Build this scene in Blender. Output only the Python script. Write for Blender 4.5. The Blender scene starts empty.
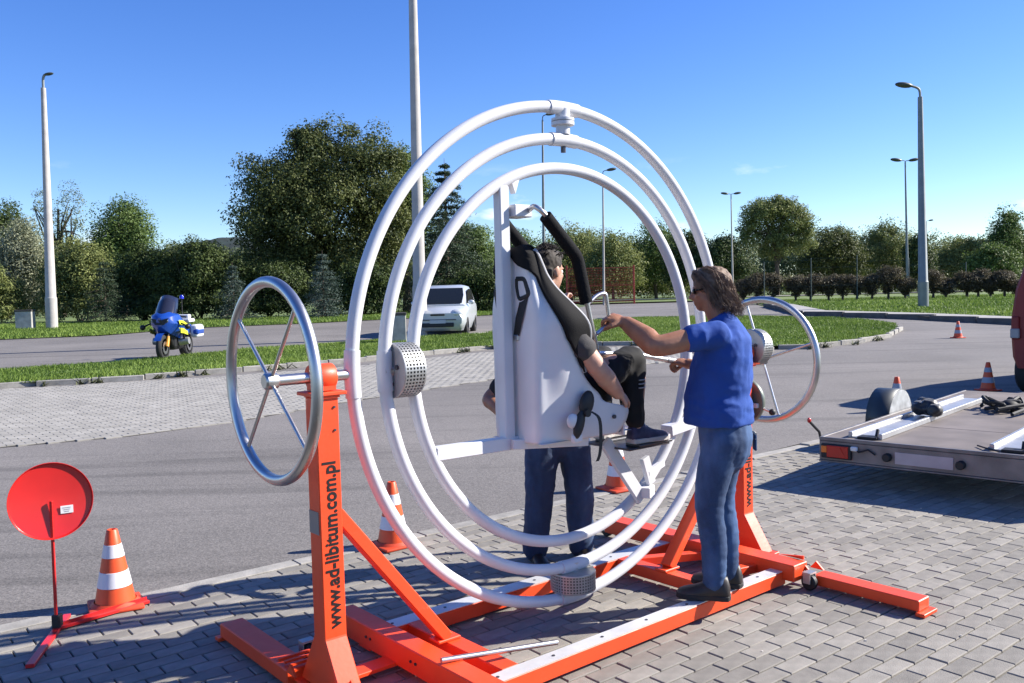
import bpy, bmesh, math, random
import numpy as np
from mathutils import Vector, Matrix, noise as mnoise

scene = bpy.context.scene
COL = scene.collection
R = math.radians

# ------------------------------------------------------------------ camera
CAM_H = 1.76
PITCH, ROLL = R(3.007), R(-1.4945)
_fw = Vector((0, math.cos(PITCH), -math.sin(PITCH)))
_up0 = Vector((0, math.sin(PITCH), math.cos(PITCH)))
_rt = Vector((1, 0, 0)) * math.cos(ROLL) + _up0 * math.sin(ROLL)
_up = -Vector((1, 0, 0)) * math.sin(ROLL) + _up0 * math.cos(ROLL)
camd = bpy.data.cameras.new('camera')
camd.lens = 30.586
camd.sensor_width = 36
camd.clip_start = 0.05
camd.clip_end = 6000
cam = bpy.data.objects.new('camera', camd)
COL.objects.link(cam)
_m = Matrix((_rt, _up, -_fw)).transposed().to_4x4()
_m.translation = (0, 0, CAM_H)
cam.matrix_world = _m
scene.camera = cam

# ------------------------------------------------------------------ sky and sun
SUN_EL = 32.8
SUN_AZ = Vector((0.985, 0.172))          # horizontal direction towards the sun
world = bpy.data.worlds.new('World')
scene.world = world
world.use_nodes = True
wn = world.node_tree.nodes
wl = world.node_tree.links
bg = wn['Background']
sky = wn.new('ShaderNodeTexSky')
sky.sky_type = 'NISHITA'
sky.sun_disc = False
sky.sun_elevation = R(SUN_EL)
sky.sun_rotation = math.atan2(SUN_AZ.x, SUN_AZ.y)
sky.altitude = 0
sky.air_density = 1.0
sky.dust_density = 0.15
sky.ozone_density = 5.0
hs = wn.new('ShaderNodeHueSaturation')
hs.inputs['Saturation'].default_value = 1.22
hs.inputs['Hue'].default_value = 0.518
wl.new(sky.outputs[0], hs.inputs['Color'])
# a few small fair-weather clouds low over the horizon
tcw = wn.new('ShaderNodeTexCoord')
cmap = wn.new('ShaderNodeMapping'); cmap.inputs['Scale'].default_value = (9, 9, 26); cmap.inputs['Location'].default_value = (2.6, 0.4, 0.0)
cn = wn.new('ShaderNodeTexNoise'); cn.inputs['Scale'].default_value = 1.0; cn.inputs['Detail'].default_value = 7; cn.inputs['Roughness'].default_value = 0.55
cr = wn.new('ShaderNodeMapRange'); cr.inputs['From Min'].default_value = 0.60; cr.inputs['From Max'].default_value = 0.78
sp3 = wn.new('ShaderNodeSeparateXYZ')
lo_ = wn.new('ShaderNodeMapRange'); lo_.inputs['From Min'].default_value = 0.03; lo_.inputs['From Max'].default_value = 0.075
hi_ = wn.new('ShaderNodeMapRange'); hi_.inputs['From Min'].default_value = 0.15; hi_.inputs['From Max'].default_value = 0.10
m1_ = wn.new('ShaderNodeMath'); m1_.operation = 'MULTIPLY'; m2_ = wn.new('ShaderNodeMath'); m2_.operation = 'MULTIPLY'
cm = wn.new('ShaderNodeMix'); cm.data_type = 'RGBA'; cm.inputs['B'].default_value = (7.0, 7.2, 7.6, 1)
wl.new(tcw.outputs['Generated'], cmap.inputs['Vector']); wl.new(cmap.outputs[0], cn.inputs['Vector']); wl.new(cn.outputs['Fac'], cr.inputs['Value'])
wl.new(tcw.outputs['Generated'], sp3.inputs[0]); wl.new(sp3.outputs['Z'], lo_.inputs['Value']); wl.new(sp3.outputs['Z'], hi_.inputs['Value'])
wl.new(cr.outputs[0], m1_.inputs[0]); wl.new(lo_.outputs[0], m1_.inputs[1]); wl.new(m1_.outputs[0], m2_.inputs[0]); wl.new(hi_.outputs[0], m2_.inputs[1])
wl.new(hs.outputs[0], cm.inputs['A']); wl.new(m2_.outputs[0], cm.inputs['Factor'])
wl.new(cm.outputs['Result'], bg.inputs['Color'])
bg.inputs['Strength'].default_value = 0.096

sund = bpy.data.lights.new('sun', 'SUN')
sund.energy = 5.0
sund.angle = R(0.53)
sund.color = (1.0, 0.945, 0.86)
sun = bpy.data.objects.new('sun', sund)
COL.objects.link(sun)
ce = math.cos(R(SUN_EL))
_sd = Vector((SUN_AZ.x * ce, SUN_AZ.y * ce, math.sin(R(SUN_EL))))
sun.rotation_euler = _sd.to_track_quat('Z', 'Y').to_euler()
sun.location = (20, 5, 30)

vs = scene.view_settings
vs.view_transform = 'Standard'
vs.look = 'None'
vs.exposure = 1.1
vs.gamma = 1.0
vs.use_curve_mapping = False
# ------------------------------------------------------------------ helpers
def gz(y):
    """height of the gently rising site at depth y"""
    return 0.022 * max(0.0, min(y, 45.0) - 8.0)

def at(px, py, Y):
    """world point at depth Y that the photograph shows at pixel (px, py)"""
    d = _fw + _rt * ((px - 512) / 870.0) + _up * ((341.5 - py) / 870.0)
    return Vector((0, 0, CAM_H)) + d * (Y / d.y)

def gat(px, py):
    """point of the ground shown at pixel (px, py)"""
    d = _fw + _rt * ((px - 512) / 870.0) + _up * ((341.5 - py) / 870.0)
    lo, hi = 1.0, 900.0
    for _ in range(60):
        m = (lo + hi) / 2
        if CAM_H + d.z * m > gz(d.y * m):
            lo = m
        else:
            hi = m
    return Vector((0, 0, CAM_H)) + d * lo

# machine axes: u along the axle, v across it (towards camera right)
YAW = R(50.232)
MO = Vector((0.302, 4.715, 0))
MU = Vector((math.sin(YAW), math.cos(YAW), 0))
MV = Vector((math.cos(YAW), -math.sin(YAW), 0))
MROT = math.atan2(MU.y, MU.x)
AX = 1.43
def M(u, v, z):
    return Vector((u, -v, z))
def MW(u, v, z):
    return MO + MU * u + MV * v + Vector((0, 0, z))

_nt = {}
def mat(name, base=(0.5, 0.5, 0.5), rough=0.6, metal=0.0, var=0.0, scale=20.0, bump=0.0, bscale=None,
        detail=4.0, col2=None, coat=0.0, spec=None, objrand=0.0, trans=0.0, sheen=0.0, attr=None, coords='Object'):
    m = bpy.data.materials.new(name)
    m.use_nodes = True
    nt = m.node_tree
    n, l = nt.nodes, nt.links
    b = n['Principled BSDF']
    b.inputs['Roughness'].default_value = rough
    b.inputs['Metallic'].default_value = metal
    if coat: b.inputs['Coat Weight'].default_value = coat; b.inputs['Coat Roughness'].default_value = 0.12
    if spec is not None: b.inputs['Specular IOR Level'].default_value = spec
    if sheen: b.inputs['Sheen Weight'].default_value = sheen
    if trans: b.inputs['Transmission Weight'].default_value = trans
    b.inputs['Base Color'].default_value = (*base, 1)
    out = None
    tc = n.new('ShaderNodeTexCoord')
    if var or col2 or bump:
        nz = n.new('ShaderNodeTexNoise'); nz.inputs['Scale'].default_value = scale; nz.inputs['Detail'].default_value = detail
        l.new(tc.outputs[coords], nz.inputs['Vector'])
    if var or col2:
        mx = n.new('ShaderNodeMix'); mx.data_type = 'RGBA'
        c2 = col2 if col2 else tuple(min(1, c * (1 + var)) for c in base)
        c1 = base if col2 else tuple(c * (1 - var) for c in base)
        mx.inputs['A'].default_value = (*c1, 1); mx.inputs['B'].default_value = (*c2, 1)
        mr = n.new('ShaderNodeMapRange'); mr.inputs['From Min'].default_value = 0.32; mr.inputs['From Max'].default_value = 0.68
        l.new(nz.outputs['Fac'], mr.inputs['Value']); l.new(mr.outputs[0], mx.inputs['Factor'])
        out = mx.outputs['Result']
    if objrand or attr:
        if attr:
            at_ = n.new('ShaderNodeAttribute'); at_.attribute_name = attr; src = at_.outputs['Fac']
        else:
            oi = n.new('ShaderNodeObjectInfo'); src = oi.outputs['Random']
        mr2 = n.new('ShaderNodeMapRange'); k = objrand or 0.2
        mr2.inputs['To Min'].default_value = 1 - k; mr2.inputs['To Max'].default_value = 1 + k
        l.new(src, mr2.inputs['Value'])
        mm = n.new('ShaderNodeMix'); mm.data_type = 'RGBA'; mm.blend_type = 'MULTIPLY'; mm.inputs['Factor'].default_value = 1
        if out: l.new(out, mm.inputs['A'])
        else: mm.inputs['A'].default_value = (*base, 1)
        l.new(mr2.outputs[0], mm.inputs['B'])
        out = mm.outputs['Result']
    if out: l.new(out, b.inputs['Base Color'])
    if bump:
        bp = n.new('ShaderNodeBump'); bp.inputs['Strength'].default_value = bump; bp.inputs['Distance'].default_value = 0.01
        nb = nz
        if bscale:
            nb = n.new('ShaderNodeTexNoise'); nb.inputs['Scale'].default_value = bscale; nb.inputs['Detail'].default_value = 3
            l.new(tc.outputs[coords], nb.inputs['Vector'])
        l.new(nb.outputs['Fac'], bp.inputs['Height']); l.new(bp.outputs[0], b.inputs['Normal'])
    return m

def leafmat(name, c1, c2, transl=0.28):
    m = bpy.data.materials.new(name); m.use_nodes = True
    n, l = m.node_tree.nodes, m.node_tree.links
    b = n['Principled BSDF']; b.inputs['Roughness'].default_value = 0.6; b.inputs['Specular IOR Level'].default_value = 0.25
    a = n.new('ShaderNodeAttribute'); a.attribute_name = 'tone'
    mx = n.new('ShaderNodeMix'); mx.data_type = 'RGBA'
    mx.inputs['A'].default_value = (*c1, 1); mx.inputs['B'].default_value = (*c2, 1)
    l.new(a.outputs['Fac'], mx.inputs['Factor']); l.new(mx.outputs['Result'], b.inputs['Base Color'])
    t = n.new('ShaderNodeBsdfTranslucent'); l.new(mx.outputs['Result'], t.inputs['Color'])
    s = n.new('ShaderNodeMixShader'); s.inputs[0].default_value = transl
    l.new(b.outputs[0], s.inputs[1]); l.new(t.outputs[0], s.inputs[2])
    l.new(s.outputs[0], n['Material Output'].inputs['Surface'])
    return m

def tag(o, label=None, cat=None, group=None, kind=None):
    if label: o['label'] = label
    if cat: o['category'] = cat
    if group: o['group'] = group
    if kind: o['kind'] = kind
    return o

def empty(name, loc=(0, 0, 0), rz=0.0, label=None, cat=None, group=None):
    o = bpy.data.objects.new(name, None)
    o.empty_display_size = 0.1
    COL.objects.link(o)
    o.location = loc
    o.rotation_euler = (0, 0, rz)
    tag(o, label, cat, group)
    return o

class MB:
    """collects shapes and links them as one mesh object"""
    def __init__(s):
        s.v = []; s.f = []; s.sm = []
    def add(s, verts, faces, smooth=False):
        k = len(s.v)
        s.v += [tuple(p) for p in verts]
        s.f += [tuple(i + k for i in f) for f in faces]
        s.sm += [smooth] * len(faces)
        return s
    def bm(s, b, mtx=None, smooth=False):
        b.verts.index_update()
        vs = [(mtx @ v.co if mtx else v.co) for v in b.verts]
        s.add(vs, [[v.index for v in f.verts] for f in b.faces], smooth)
        b.free()
        return s
    def box(s, c, size, rot=None, bev=0.0, seg=1):
        b = bmesh.new()
        bmesh.ops.create_cube(b, size=1)
        bmesh.ops.scale(b, vec=Vector(size), verts=b.verts)
        if bev > 0:
            bmesh.ops.bevel(b, geom=list(b.edges), offset=bev, segments=seg, profile=0.5, affect='EDGES')
        mt = Matrix.Translation(Vector(c))
        if rot is not None: mt = mt @ rot.to_4x4()
        return s.bm(b, mt)
    def bar(s, p, q, w, h, up=(0, 0, 1), bev=0.0):
        """box beam from p to q, w wide, h high"""
        p = Vector(p); q = Vector(q); x = (q - p); L = x.length; x.normalize()
        z = Vector(up); y = z.cross(x)
        if y.length < 1e-5: y = Vector((0, 1, 0)).cross(x)
        y.normalize(); z = x.cross(y)
        rot = Matrix((x, y, z)).transposed()
        return s.box((p + q) / 2, (L, w, h), rot, bev)
    def cyl(s, p, q, r0, r1=None, n=16, cap=True, smooth=True):
        r1 = r0 if r1 is None else r1
        p = Vector(p); q = Vector(q); x = (q - p).normalized()
        a = x.orthogonal().normalized(); b = x.cross(a)
        vs = []
        for c, r in ((p, r0), (q, r1)):
            for i in range(n):
                t = 2 * math.pi * i / n
                vs.append(c + a * (r * math.cos(t)) + b * (r * math.sin(t)))
        s.add(vs, [(i, (i + 1) % n, n + (i + 1) % n, n + i) for i in range(n)], smooth)
        if cap:
            s.add(vs[:n], [tuple(range(n - 1, -1, -1))]); s.add(vs[n:], [tuple(range(n))])
        return s
    def lathe(s, o, axis, prof, n=24, smooth=True):
        """prof: list of (radius, distance along axis)"""
        o = Vector(o); x = Vector(axis).normalized()
        a = x.orthogonal().normalized(); b = x.cross(a)
        vs = []
        for r, d in prof:
            for i in range(n):
                t = 2 * math.pi * i / n
                vs.append(o + x * d + a * (r * math.cos(t)) + b * (r * math.sin(t)))
        fs = []
        for j in range(len(prof) - 1):
            for i in range(n):
                fs.append((j * n + i, j * n + (i + 1) % n, (j + 1) * n + (i + 1) % n, (j + 1) * n + i))
        s.add(vs, fs, smooth)
        return s
    def tube(s, pts, r, n=10, closed=False, cap=True, smooth=True):
        """r: one radius or one per point"""
        pts = [Vector(p) for p in pts]; N = len(pts)
        rr = r if isinstance(r, (list, tuple)) else [r] * N
        tans = []
        for i in range(N):
            a = pts[(i - 1) % N] if (closed or i > 0) else pts[i]
            b = pts[(i + 1) % N] if (closed or i < N - 1) else pts[i]
            tans.append((b - a).normalized())
        nrm = tans[0].orthogonal().normalized()
        vs = []
        for i in range(N):
            t = tans[i]
            nrm = (nrm - t * nrm.dot(t))
            if nrm.length < 1e-6: nrm = t.orthogonal()
            nrm.normalize(); bn = t.cross(nrm)
            for k in range(n):
                a = 2 * math.pi * k / n
                vs.append(pts[i] + nrm * (rr[i] * math.cos(a)) + bn * (rr[i] * math.sin(a)))
        fs = []
        for i in range(N if closed else N - 1):
            j = (i + 1) % N
            for k in range(n):
                fs.append((i * n + k, i * n + (k + 1) % n, j * n + (k + 1) % n, j * n + k))
        s.add(vs, fs, smooth)
        if cap and not closed:
            s.add(vs[:n], [tuple(range(n - 1, -1, -1))]); s.add(vs[-n:], [tuple(range(n))])
        return s
    def prism(s, poly, d, bev=0.0):
        """planar polygon (3D points) extruded by vector d"""
        b = bmesh.new()
        vs = [b.verts.new(Vector(p)) for p in poly]
        f = b.faces.new(vs)
        r = bmesh.ops.extrude_face_region(b, geom=[f])
        bmesh.ops.translate(b, vec=Vector(d), verts=[g for g in r['geom'] if isinstance(g, bmesh.types.BMVert)])
        bmesh.ops.recalc_face_normals(b, faces=b.faces)
        if bev > 0:
            bmesh.ops.bevel(b, geom=list(b.edges), offset=bev, segments=1, profile=0.5, affect='EDGES')
        return s.bm(b)
    def ball(s, c, r, n=10, scale=(1, 1, 1), rot=None):
        b = bmesh.new()
        bmesh.ops.create_uvsphere(b, u_segments=n * 2, v_segments=n, radius=1)
        sc = Matrix.Diagonal(Vector((r * scale[0], r * scale[1], r * scale[2], 1)))
        mt = Matrix.Translation(Vector(c))
        if rot is not None: mt = mt @ rot.to_4x4()
        return s.bm(b, mt @ sc, True)
    def grid(s, rows, smooth=True, closed=False):
        """rows: list of equal-length lists of points"""
        n = len(rows[0]); vs = [p for r in rows for p in r]
        fs = []
        for j in range(len(rows) - 1):
            for i in range(n if closed else n - 1):
                k = (i + 1) % n
                fs.append((j * n + i, j * n + k, (j + 1) * n + k, (j + 1) * n + i))
        return s.add(vs, fs, smooth)
    def mesh(s, name, fix=False):
        me = bpy.data.meshes.new(name)
        me.from_pydata(s.v, [], s.f)
        me.polygons.foreach_set('use_smooth', s.sm)
        if fix:
            b = bmesh.new(); b.from_mesh(me)
            bmesh.ops.remove_doubles(b, verts=b.verts, dist=1e-5)
            bmesh.ops.recalc_face_normals(b, faces=b.faces); b.to_mesh(me); b.free()
        me.update()
        return me
    def build(s, name, material, parent=None, fix=True, angle=40):
        me = s.mesh(name, fix)
        if any(s.sm): me.set_sharp_from_angle(angle=R(angle))
        me.materials.append(material)
        o = bpy.data.objects.new(name, me)
        COL.objects.link(o)
        if parent: o.parent = parent
        return o

def link(name, me, parent=None):
    o = bpy.data.objects.new(name, me); COL.objects.link(o)
    if parent: o.parent = parent
    return o

def copy_tree(o, parent=None):
    c = o.copy(); COL.objects.link(c); c.parent = parent
    for ch in list(o.children): copy_tree(ch, c)
    return c

def smooth_path(pts, n=8, closed=False):
    """Catmull-Rom through pts"""
    P = [Vector(p) for p in pts]; out = []
    N = len(P)
    for i in range(N if closed else N - 1):
        p1, p2 = P[i], P[(i + 1) % N]
        p0 = P[i - 1] if (i > 0 or closed) else p1
        p3 = P[(i + 2) % N] if (i + 2 < N or closed) else p2
        for k in range(n):
            t = k / n
            out.append(0.5 * ((2 * p1) + (p2 - p0) * t + (2 * p0 - 5 * p1 + 4 * p2 - p3) * t * t + (3 * p1 - p0 - 3 * p2 + p3) * t ** 3))
    if not closed: out.append(P[-1])
    return out

def round_path(pts, r=0.04, n=5):
    """polyline with rounded corners"""
    P = [Vector(p) for p in pts]; out = [P[0]]
    for i in range(1, len(P) - 1):
        a = (P[i - 1] - P[i]); b = (P[i + 1] - P[i])
        rr = min(r, a.length * 0.45, b.length * 0.45)
        s0 = P[i] + a.normalized() * rr; s1 = P[i] + b.normalized() * rr
        for k in range(n + 1):
            t = k / n
            out.append(s0 * (1 - t) ** 2 + P[i] * 2 * t * (1 - t) + s1 * t * t)
    out.append(P[-1])
    return out
# ------------------------------------------------------------------ ground materials
def asphalt_material(name, dark, light, seed):
    m = bpy.data.materials.new(name); m.use_nodes = True
    n, l = m.node_tree.nodes, m.node_tree.links
    b = n['Principled BSDF']; b.inputs['Roughness'].default_value = 0.85; b.inputs['Specular IOR Level'].default_value = 0.3
    tc = n.new('ShaderNodeTexCoord')
    mp = n.new('ShaderNodeMapping'); mp.inputs['Location'].default_value = (seed, seed * 2, 0)
    l.new(tc.outputs['Object'], mp.inputs['Vector'])
    big = n.new('ShaderNodeTexNoise'); big.inputs['Scale'].default_value = 0.35; big.inputs['Detail'].default_value = 5
    l.new(mp.outputs[0], big.inputs['Vector'])
    fine = n.new('ShaderNodeTexVoronoi'); fine.inputs['Scale'].default_value = 95; fine.feature = 'F1'
    l.new(mp.outputs[0], fine.inputs['Vector'])
    grain = n.new('ShaderNodeTexNoise'); grain.inputs['Scale'].default_value = 60; grain.inputs['Detail'].default_value = 3
    l.new(mp.outputs[0], grain.inputs['Vector'])
    # tyre and patch streaks along the driving direction
    mp2 = n.new('ShaderNodeMapping'); mp2.inputs['Rotation'].default_value = (0, 0, R(-35)); mp2.inputs['Scale'].default_value = (0.12, 2.2, 1)
    l.new(tc.outputs['Object'], mp2.inputs['Vector'])
    st = n.new('ShaderNodeTexNoise'); st.inputs['Scale'].default_value = 1.3; st.inputs['Detail'].default_value = 4; st.inputs['Distortion'].default_value = 0.6
    l.new(mp2.outputs[0], st.inputs['Vector'])
    sr = n.new('ShaderNodeMapRange'); sr.inputs['From Min'].default_value = 0.54; sr.inputs['From Max'].default_value = 0.66
    sr.inputs['To Min'].default_value = 1.0; sr.inputs['To Max'].default_value = 0.78
    l.new(st.outputs['Fac'], sr.inputs['Value'])
    mx = n.new('ShaderNodeMix'); mx.data_type = 'RGBA'
    mx.inputs['A'].default_value = (*dark, 1); mx.inputs['B'].default_value = (*light, 1)
    add = n.new('ShaderNodeMath'); add.operation = 'MULTIPLY_ADD'
    sep = n.new('ShaderNodeSeparateColor'); l.new(fine.outputs['Color'], sep.inputs[0])
    l.new(sep.outputs[0], add.inputs[0]); add.inputs[1].default_value = 0.75
    mb = n.new('ShaderNodeMath'); mb.operation = 'MULTIPLY_ADD'; mb.inputs[1].default_value = 0.9; mb.inputs[2].default_value = -0.32
    l.new(big.outputs['Fac'], mb.inputs[0]); l.new(mb.outputs[0], add.inputs[2])
    l.new(add.outputs[0], mx.inputs['Factor'])
    mu = n.new('ShaderNodeMix'); mu.data_type = 'RGBA'; mu.blend_type = 'MULTIPLY'; mu.inputs['Factor'].default_value = 1
    l.new(mx.outputs['Result'], mu.inputs['A']); l.new(sr.outputs[0], mu.inputs['B'])
    # fine cracks and repaired patches
    cv = n.new('ShaderNodeTexVoronoi'); cv.feature = 'DISTANCE_TO_EDGE'; cv.inputs['Scale'].default_value = 0.28
    wob = n.new('ShaderNodeTexNoise'); wob.inputs['Scale'].default_value = 1.6; wob.inputs['Detail'].default_value = 6
    l.new(mp.outputs[0], wob.inputs['Vector'])
    va = n.new('ShaderNodeVectorMath'); va.operation = 'MULTIPLY_ADD'; va.inputs[1].default_value = (0.9, 0.9, 0.0)
    l.new(wob.outputs['Color'], va.inputs[0]); l.new(mp.outputs[0], va.inputs[2]); l.new(va.outputs[0], cv.inputs['Vector'])
    ck = n.new('ShaderNodeMapRange'); ck.inputs['From Min'].default_value = 0.0; ck.inputs['From Max'].default_value = 0.004; ck.inputs['To Min'].default_value = 0.88
    l.new(cv.outputs['Distance'], ck.inputs['Value'])
    pt = n.new('ShaderNodeTexVoronoi'); pt.inputs['Scale'].default_value = 0.22; l.new(mp2.outputs[0], pt.inputs['Vector'])
    ps = n.new('ShaderNodeSeparateColor'); l.new(pt.outputs['Color'], ps.inputs[0])
    pr2 = n.new('ShaderNodeMapRange'); pr2.inputs['To Min'].default_value = 0.92; pr2.inputs['To Max'].default_value = 1.06; l.new(ps.outputs[1], pr2.inputs['Value'])
    mk_ = n.new('ShaderNodeMath'); mk_.operation = 'MULTIPLY'; l.new(ck.outputs[0], mk_.inputs[0]); l.new(pr2.outputs[0], mk_.inputs[1])
    mv = n.new('ShaderNodeMix'); mv.data_type = 'RGBA'; mv.blend_type = 'MULTIPLY'; mv.inputs['Factor'].default_value = 1
    l.new(mu.outputs['Result'], mv.inputs['A']); l.new(mk_.outputs[0], mv.inputs['B'])
    l.new(mv.outputs['Result'], b.inputs['Base Color'])
    bp = n.new('ShaderNodeBump'); bp.inputs['Strength'].default_value = 0.55; bp.inputs['Distance'].default_value = 0.006
    l.new(grain.outputs['Fac'], bp.inputs['Height']); l.new(bp.outputs[0], b.inputs['Normal'])
    return m

MAT_ASPHALT = asphalt_material('asphalt', (0.105, 0.098, 0.09), (0.245, 0.225, 0.205), 3.0)
MAT_GRASSGND = mat('grass_soil', (0.07, 0.11, 0.025), 0.95, col2=(0.15, 0.20, 0.045), scale=1.2, detail=8, bump=0.6, bscale=14)
MAT_MEADOW = mat('meadow', (0.06, 0.09, 0.025), 0.95, col2=(0.10, 0.13, 0.04), scale=0.3, detail=8)
MAT_SAND = mat('joint_sand', (0.035, 0.032, 0.026), 0.95, var=0.35, scale=30, bump=0.5)
MAT_PAVER_O = mat('concrete_paver', (0.228, 0.211, 0.182), 0.9, var=0.13, scale=14, detail=8, bump=0.35, bscale=160, objrand=0.2)
MAT_PAVER_S = mat('concrete_paver_far', (0.228, 0.211, 0.182), 0.9, var=0.13, scale=14, detail=8, bump=0.35, bscale=160, objrand=0.2, attr='tone')
MAT_PAVER_P = mat('pale_paver', (0.28, 0.265, 0.235), 0.9, var=0.12, scale=3, detail=8, objrand=0.10, attr='tone')
MAT_KERB = mat('kerb_concrete', (0.29, 0.275, 0.245), 0.9, var=0.18, scale=9, detail=6, bump=0.3, bscale=90, objrand=0.12)
MAT_SIDEWALK = mat('sidewalk_concrete', (0.31, 0.295, 0.27), 0.9, var=0.12, scale=4, detail=6)
MAT_BLADE = leafmat('grass_blade', (0.062, 0.12, 0.016), (0.24, 0.33, 0.065), 0.3)

BREAKS = [8.0, 45.0]
def sheet(name, poly, dz, material, holes=None, rise=0.0):
    b = bmesh.new()
    f = b.faces.new([b.verts.new((p[0], p[1], 0)) for p in poly])
    bmesh.ops.triangulate(b, faces=b.faces)
    for y in BREAKS:
        bmesh.ops.bisect_plane(b, geom=list(b.verts) + list(b.edges) + list(b.faces), plane_co=(0, y, 0), plane_no=(0, 1, 0), dist=1e-6)
    for v in b.verts: v.co.z = gz(v.co.y) + dz
    bmesh.ops.recalc_face_normals(b, faces=b.faces)
    me = bpy.data.meshes.new(name)
    for f in b.faces:
        if f.normal.z < 0: f.normal_flip()
    b.to_mesh(me); b.free()
    me.materials.append(material)
    o = link(name, me)
    o['kind'] = 'structure'
    return o

def inside(poly, x, y):
    c = False; n = len(poly); j = n - 1
    for i in range(n):
        xi, yi = poly[i][0], poly[i][1]; xj, yj = poly[j][0], poly[j][1]
        if (yi > y) != (yj > y) and x < (xj - xi) * (y - yi) / (yj - yi) + xi: c = not c
        j = i
    return c

ground = sheet('ground', [(-2500, -100), (2500, -100), (2500, 4500), (-2500, 4500)], -0.07, MAT_MEADOW)

# the paved yard starts along this line
EA = R(38.5)
ED = Vector((math.cos(EA), math.sin(EA), 0)); EN = Vector((math.sin(EA), -math.cos(EA), 0))   # EN towards the camera
E0 = Vector((-0.13, 6.97, 0))
def EP(t, s=0.0):
    p = E0 + ED * t + EN * s
    return (p.x, p.y)

xy = lambda px, py: gat(px, py).to_2d()
far_left = [xy(-120, 344), xy(0, 340), xy(100, 336), xy(200, 328), xy(300, 324), xy(400, 319), xy(480, 316), xy(560, 312)]
kerb_right = [Vector((13.4, 46.0)), xy(800, 315.5), xy(900, 319), xy(1010, 324.5), Vector((21.5, 20.0)), Vector((26.0, 8.0))]
asphalt = sheet('asphalt_road', [EP(-34), EP(26), (26.0, 8.0 + 14), kerb_right[4], kerb_right[3], kerb_right[2], kerb_right[1], kerb_right[0], (20, 75), (7, 75)]
                + [tuple(p) for p in reversed(far_left)] + [(-60, 20), (-60, -20)], 0.0, MAT_ASPHALT)

# ------------------------------------------------------------------ block paving in front
paving = sheet('paving', [EP(-34), EP(26), EP(26, 30), EP(-34, 30)], -0.014, MAT_SAND)
def paver_mesh(name, L, W, H, ch, material):
    x, y = L / 2, W / 2
    v = [(-x, -y, -H), (x, -y, -H), (x, y, -H), (-x, y, -H), (-x, -y, -ch), (x, -y, -ch), (x, y, -ch), (-x, y, -ch),
         (-x + ch, -y + ch, 0), (x - ch, -y + ch, 0), (x - ch, y - ch, 0), (-x + ch, y - ch, 0)]
    f = [(0, 1, 5, 4), (1, 2, 6, 5), (2, 3, 7, 6), (3, 0, 4, 7), (4, 5, 9, 8), (5, 6, 10, 9), (6, 7, 11, 10), (7, 4, 8, 11), (8, 9, 10, 11)]
    me = bpy.data.meshes.new(name); me.from_pydata(v, [], f); me.materials.append(material)
    return me, np.array(v), f
PL, PW = 0.208, 0.104
pm, pv, pf = paver_mesh('paver', PL - 0.007, PW - 0.0075, 0.03, 0.004, MAT_PAVER_O)
rng = np.random.default_rng(7)

def in_view(p, margin=160):
    d = Vector(p) - Vector((0, 0, CAM_H)); z = d.dot(_fw)
    if z < 0.3: return False
    X = 512 + 870 * d.dot(_rt) / z; Y = 341.5 - 870 * d.dot(_up) / z
    return -margin < X < 1024 + margin and 0 < Y < 683 + margin
spots = []
KW = 0.13
for j in range(150):
    s = KW + 0.01 + (j + 0.5) * PW
    off = (PL / 2 if j % 2 else 0) + 0.011 * math.sin(j * 1.7)
    for i in range(-70, 110):
        t = i * PL + off
        p = E0 + ED * t + EN * s
        if in_view(p): spots.append((p.x, p.y))
spots = np.array(spots)
dist = np.hypot(spots[:, 0], spots[:, 1])
# pieces fully in the picture first, nearest first
vis = np.array([in_view((x, y, 0), -8) for x, y in spots])
order = np.argsort(dist + np.where(vis, 0, 1000))
near_ids = order[:300]; rest_ids = order[300:]
for k in near_ids:
    x, y = spots[k]
    o = bpy.data.objects.new('paver', pm); COL.objects.link(o); o.parent = paving
    o.location = (x, y, rng.uniform(-0.0022, 0.0008))
    o.rotation_euler = (rng.normal(0, 0.006), rng.normal(0, 0.005), EA + rng.normal(0, 0.007))

def paver_field(name, pts, zs, ang, v0, f0, material, parent):
    n = len(pts); V = np.repeat(v0[None], n, 0)
    rx, ry, rz = rng.normal(0, 0.006, n), rng.normal(0, 0.005, n), ang + rng.normal(0, 0.006, n)
    z = V[:, :, 2] + V[:, :, 0] * ry[:, None] + V[:, :, 1] * rx[:, None] + (zs + rng.uniform(-0.0022, 0.0008, n))[:, None]
    c, s = np.cos(rz)[:, None], np.sin(rz)[:, None]
    X = V[:, :, 0] * c - V[:, :, 1] * s + pts[:, 0:1]; Y = V[:, :, 0] * s + V[:, :, 1] * c + pts[:, 1:2]
    P = np.stack([X, Y, z], -1).reshape(-1, 3)
    F = (np.array(f0)[None] + (np.arange(n) * len(v0))[:, None, None]).reshape(-1, 4)
    me = bpy.data.meshes.new(name)
    me.from_pydata(P.tolist(), [], F.tolist())
    a = me.attributes.new('tone', 'FLOAT', 'POINT')
    a.data.foreach_set('value', np.repeat(rng.random(n), len(v0)).astype(np.float32))
    me.materials.append(material)
    o = link(name, me, parent); o['kind'] = 'stuff'
    return o
paver_field('pavers_further_away', spots[rest_ids], np.array([gz(y) for y in spots[rest_ids][:, 1]]), EA, pv, pf, MAT_PAVER_S, paving)
# flush kerb stones between the paving and the asphalt
kb = MB().box((0, 0, -0.05), (0.99, KW - 0.006, 0.1), bev=0.004).mesh('kerb_stone'); kb.materials.append(MAT_KERB)
for i in range(-6, 14):
    p = EP(i + 0.5 + 0.2, KW / 2)
    o = link('kerb_stone', kb, paving); o.location = (p[0], p[1], gz(p[1]) + rng.uniform(0, 0.004)); o.rotation_euler = (0, 0, EA + rng.normal(0, 0.003))

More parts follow.
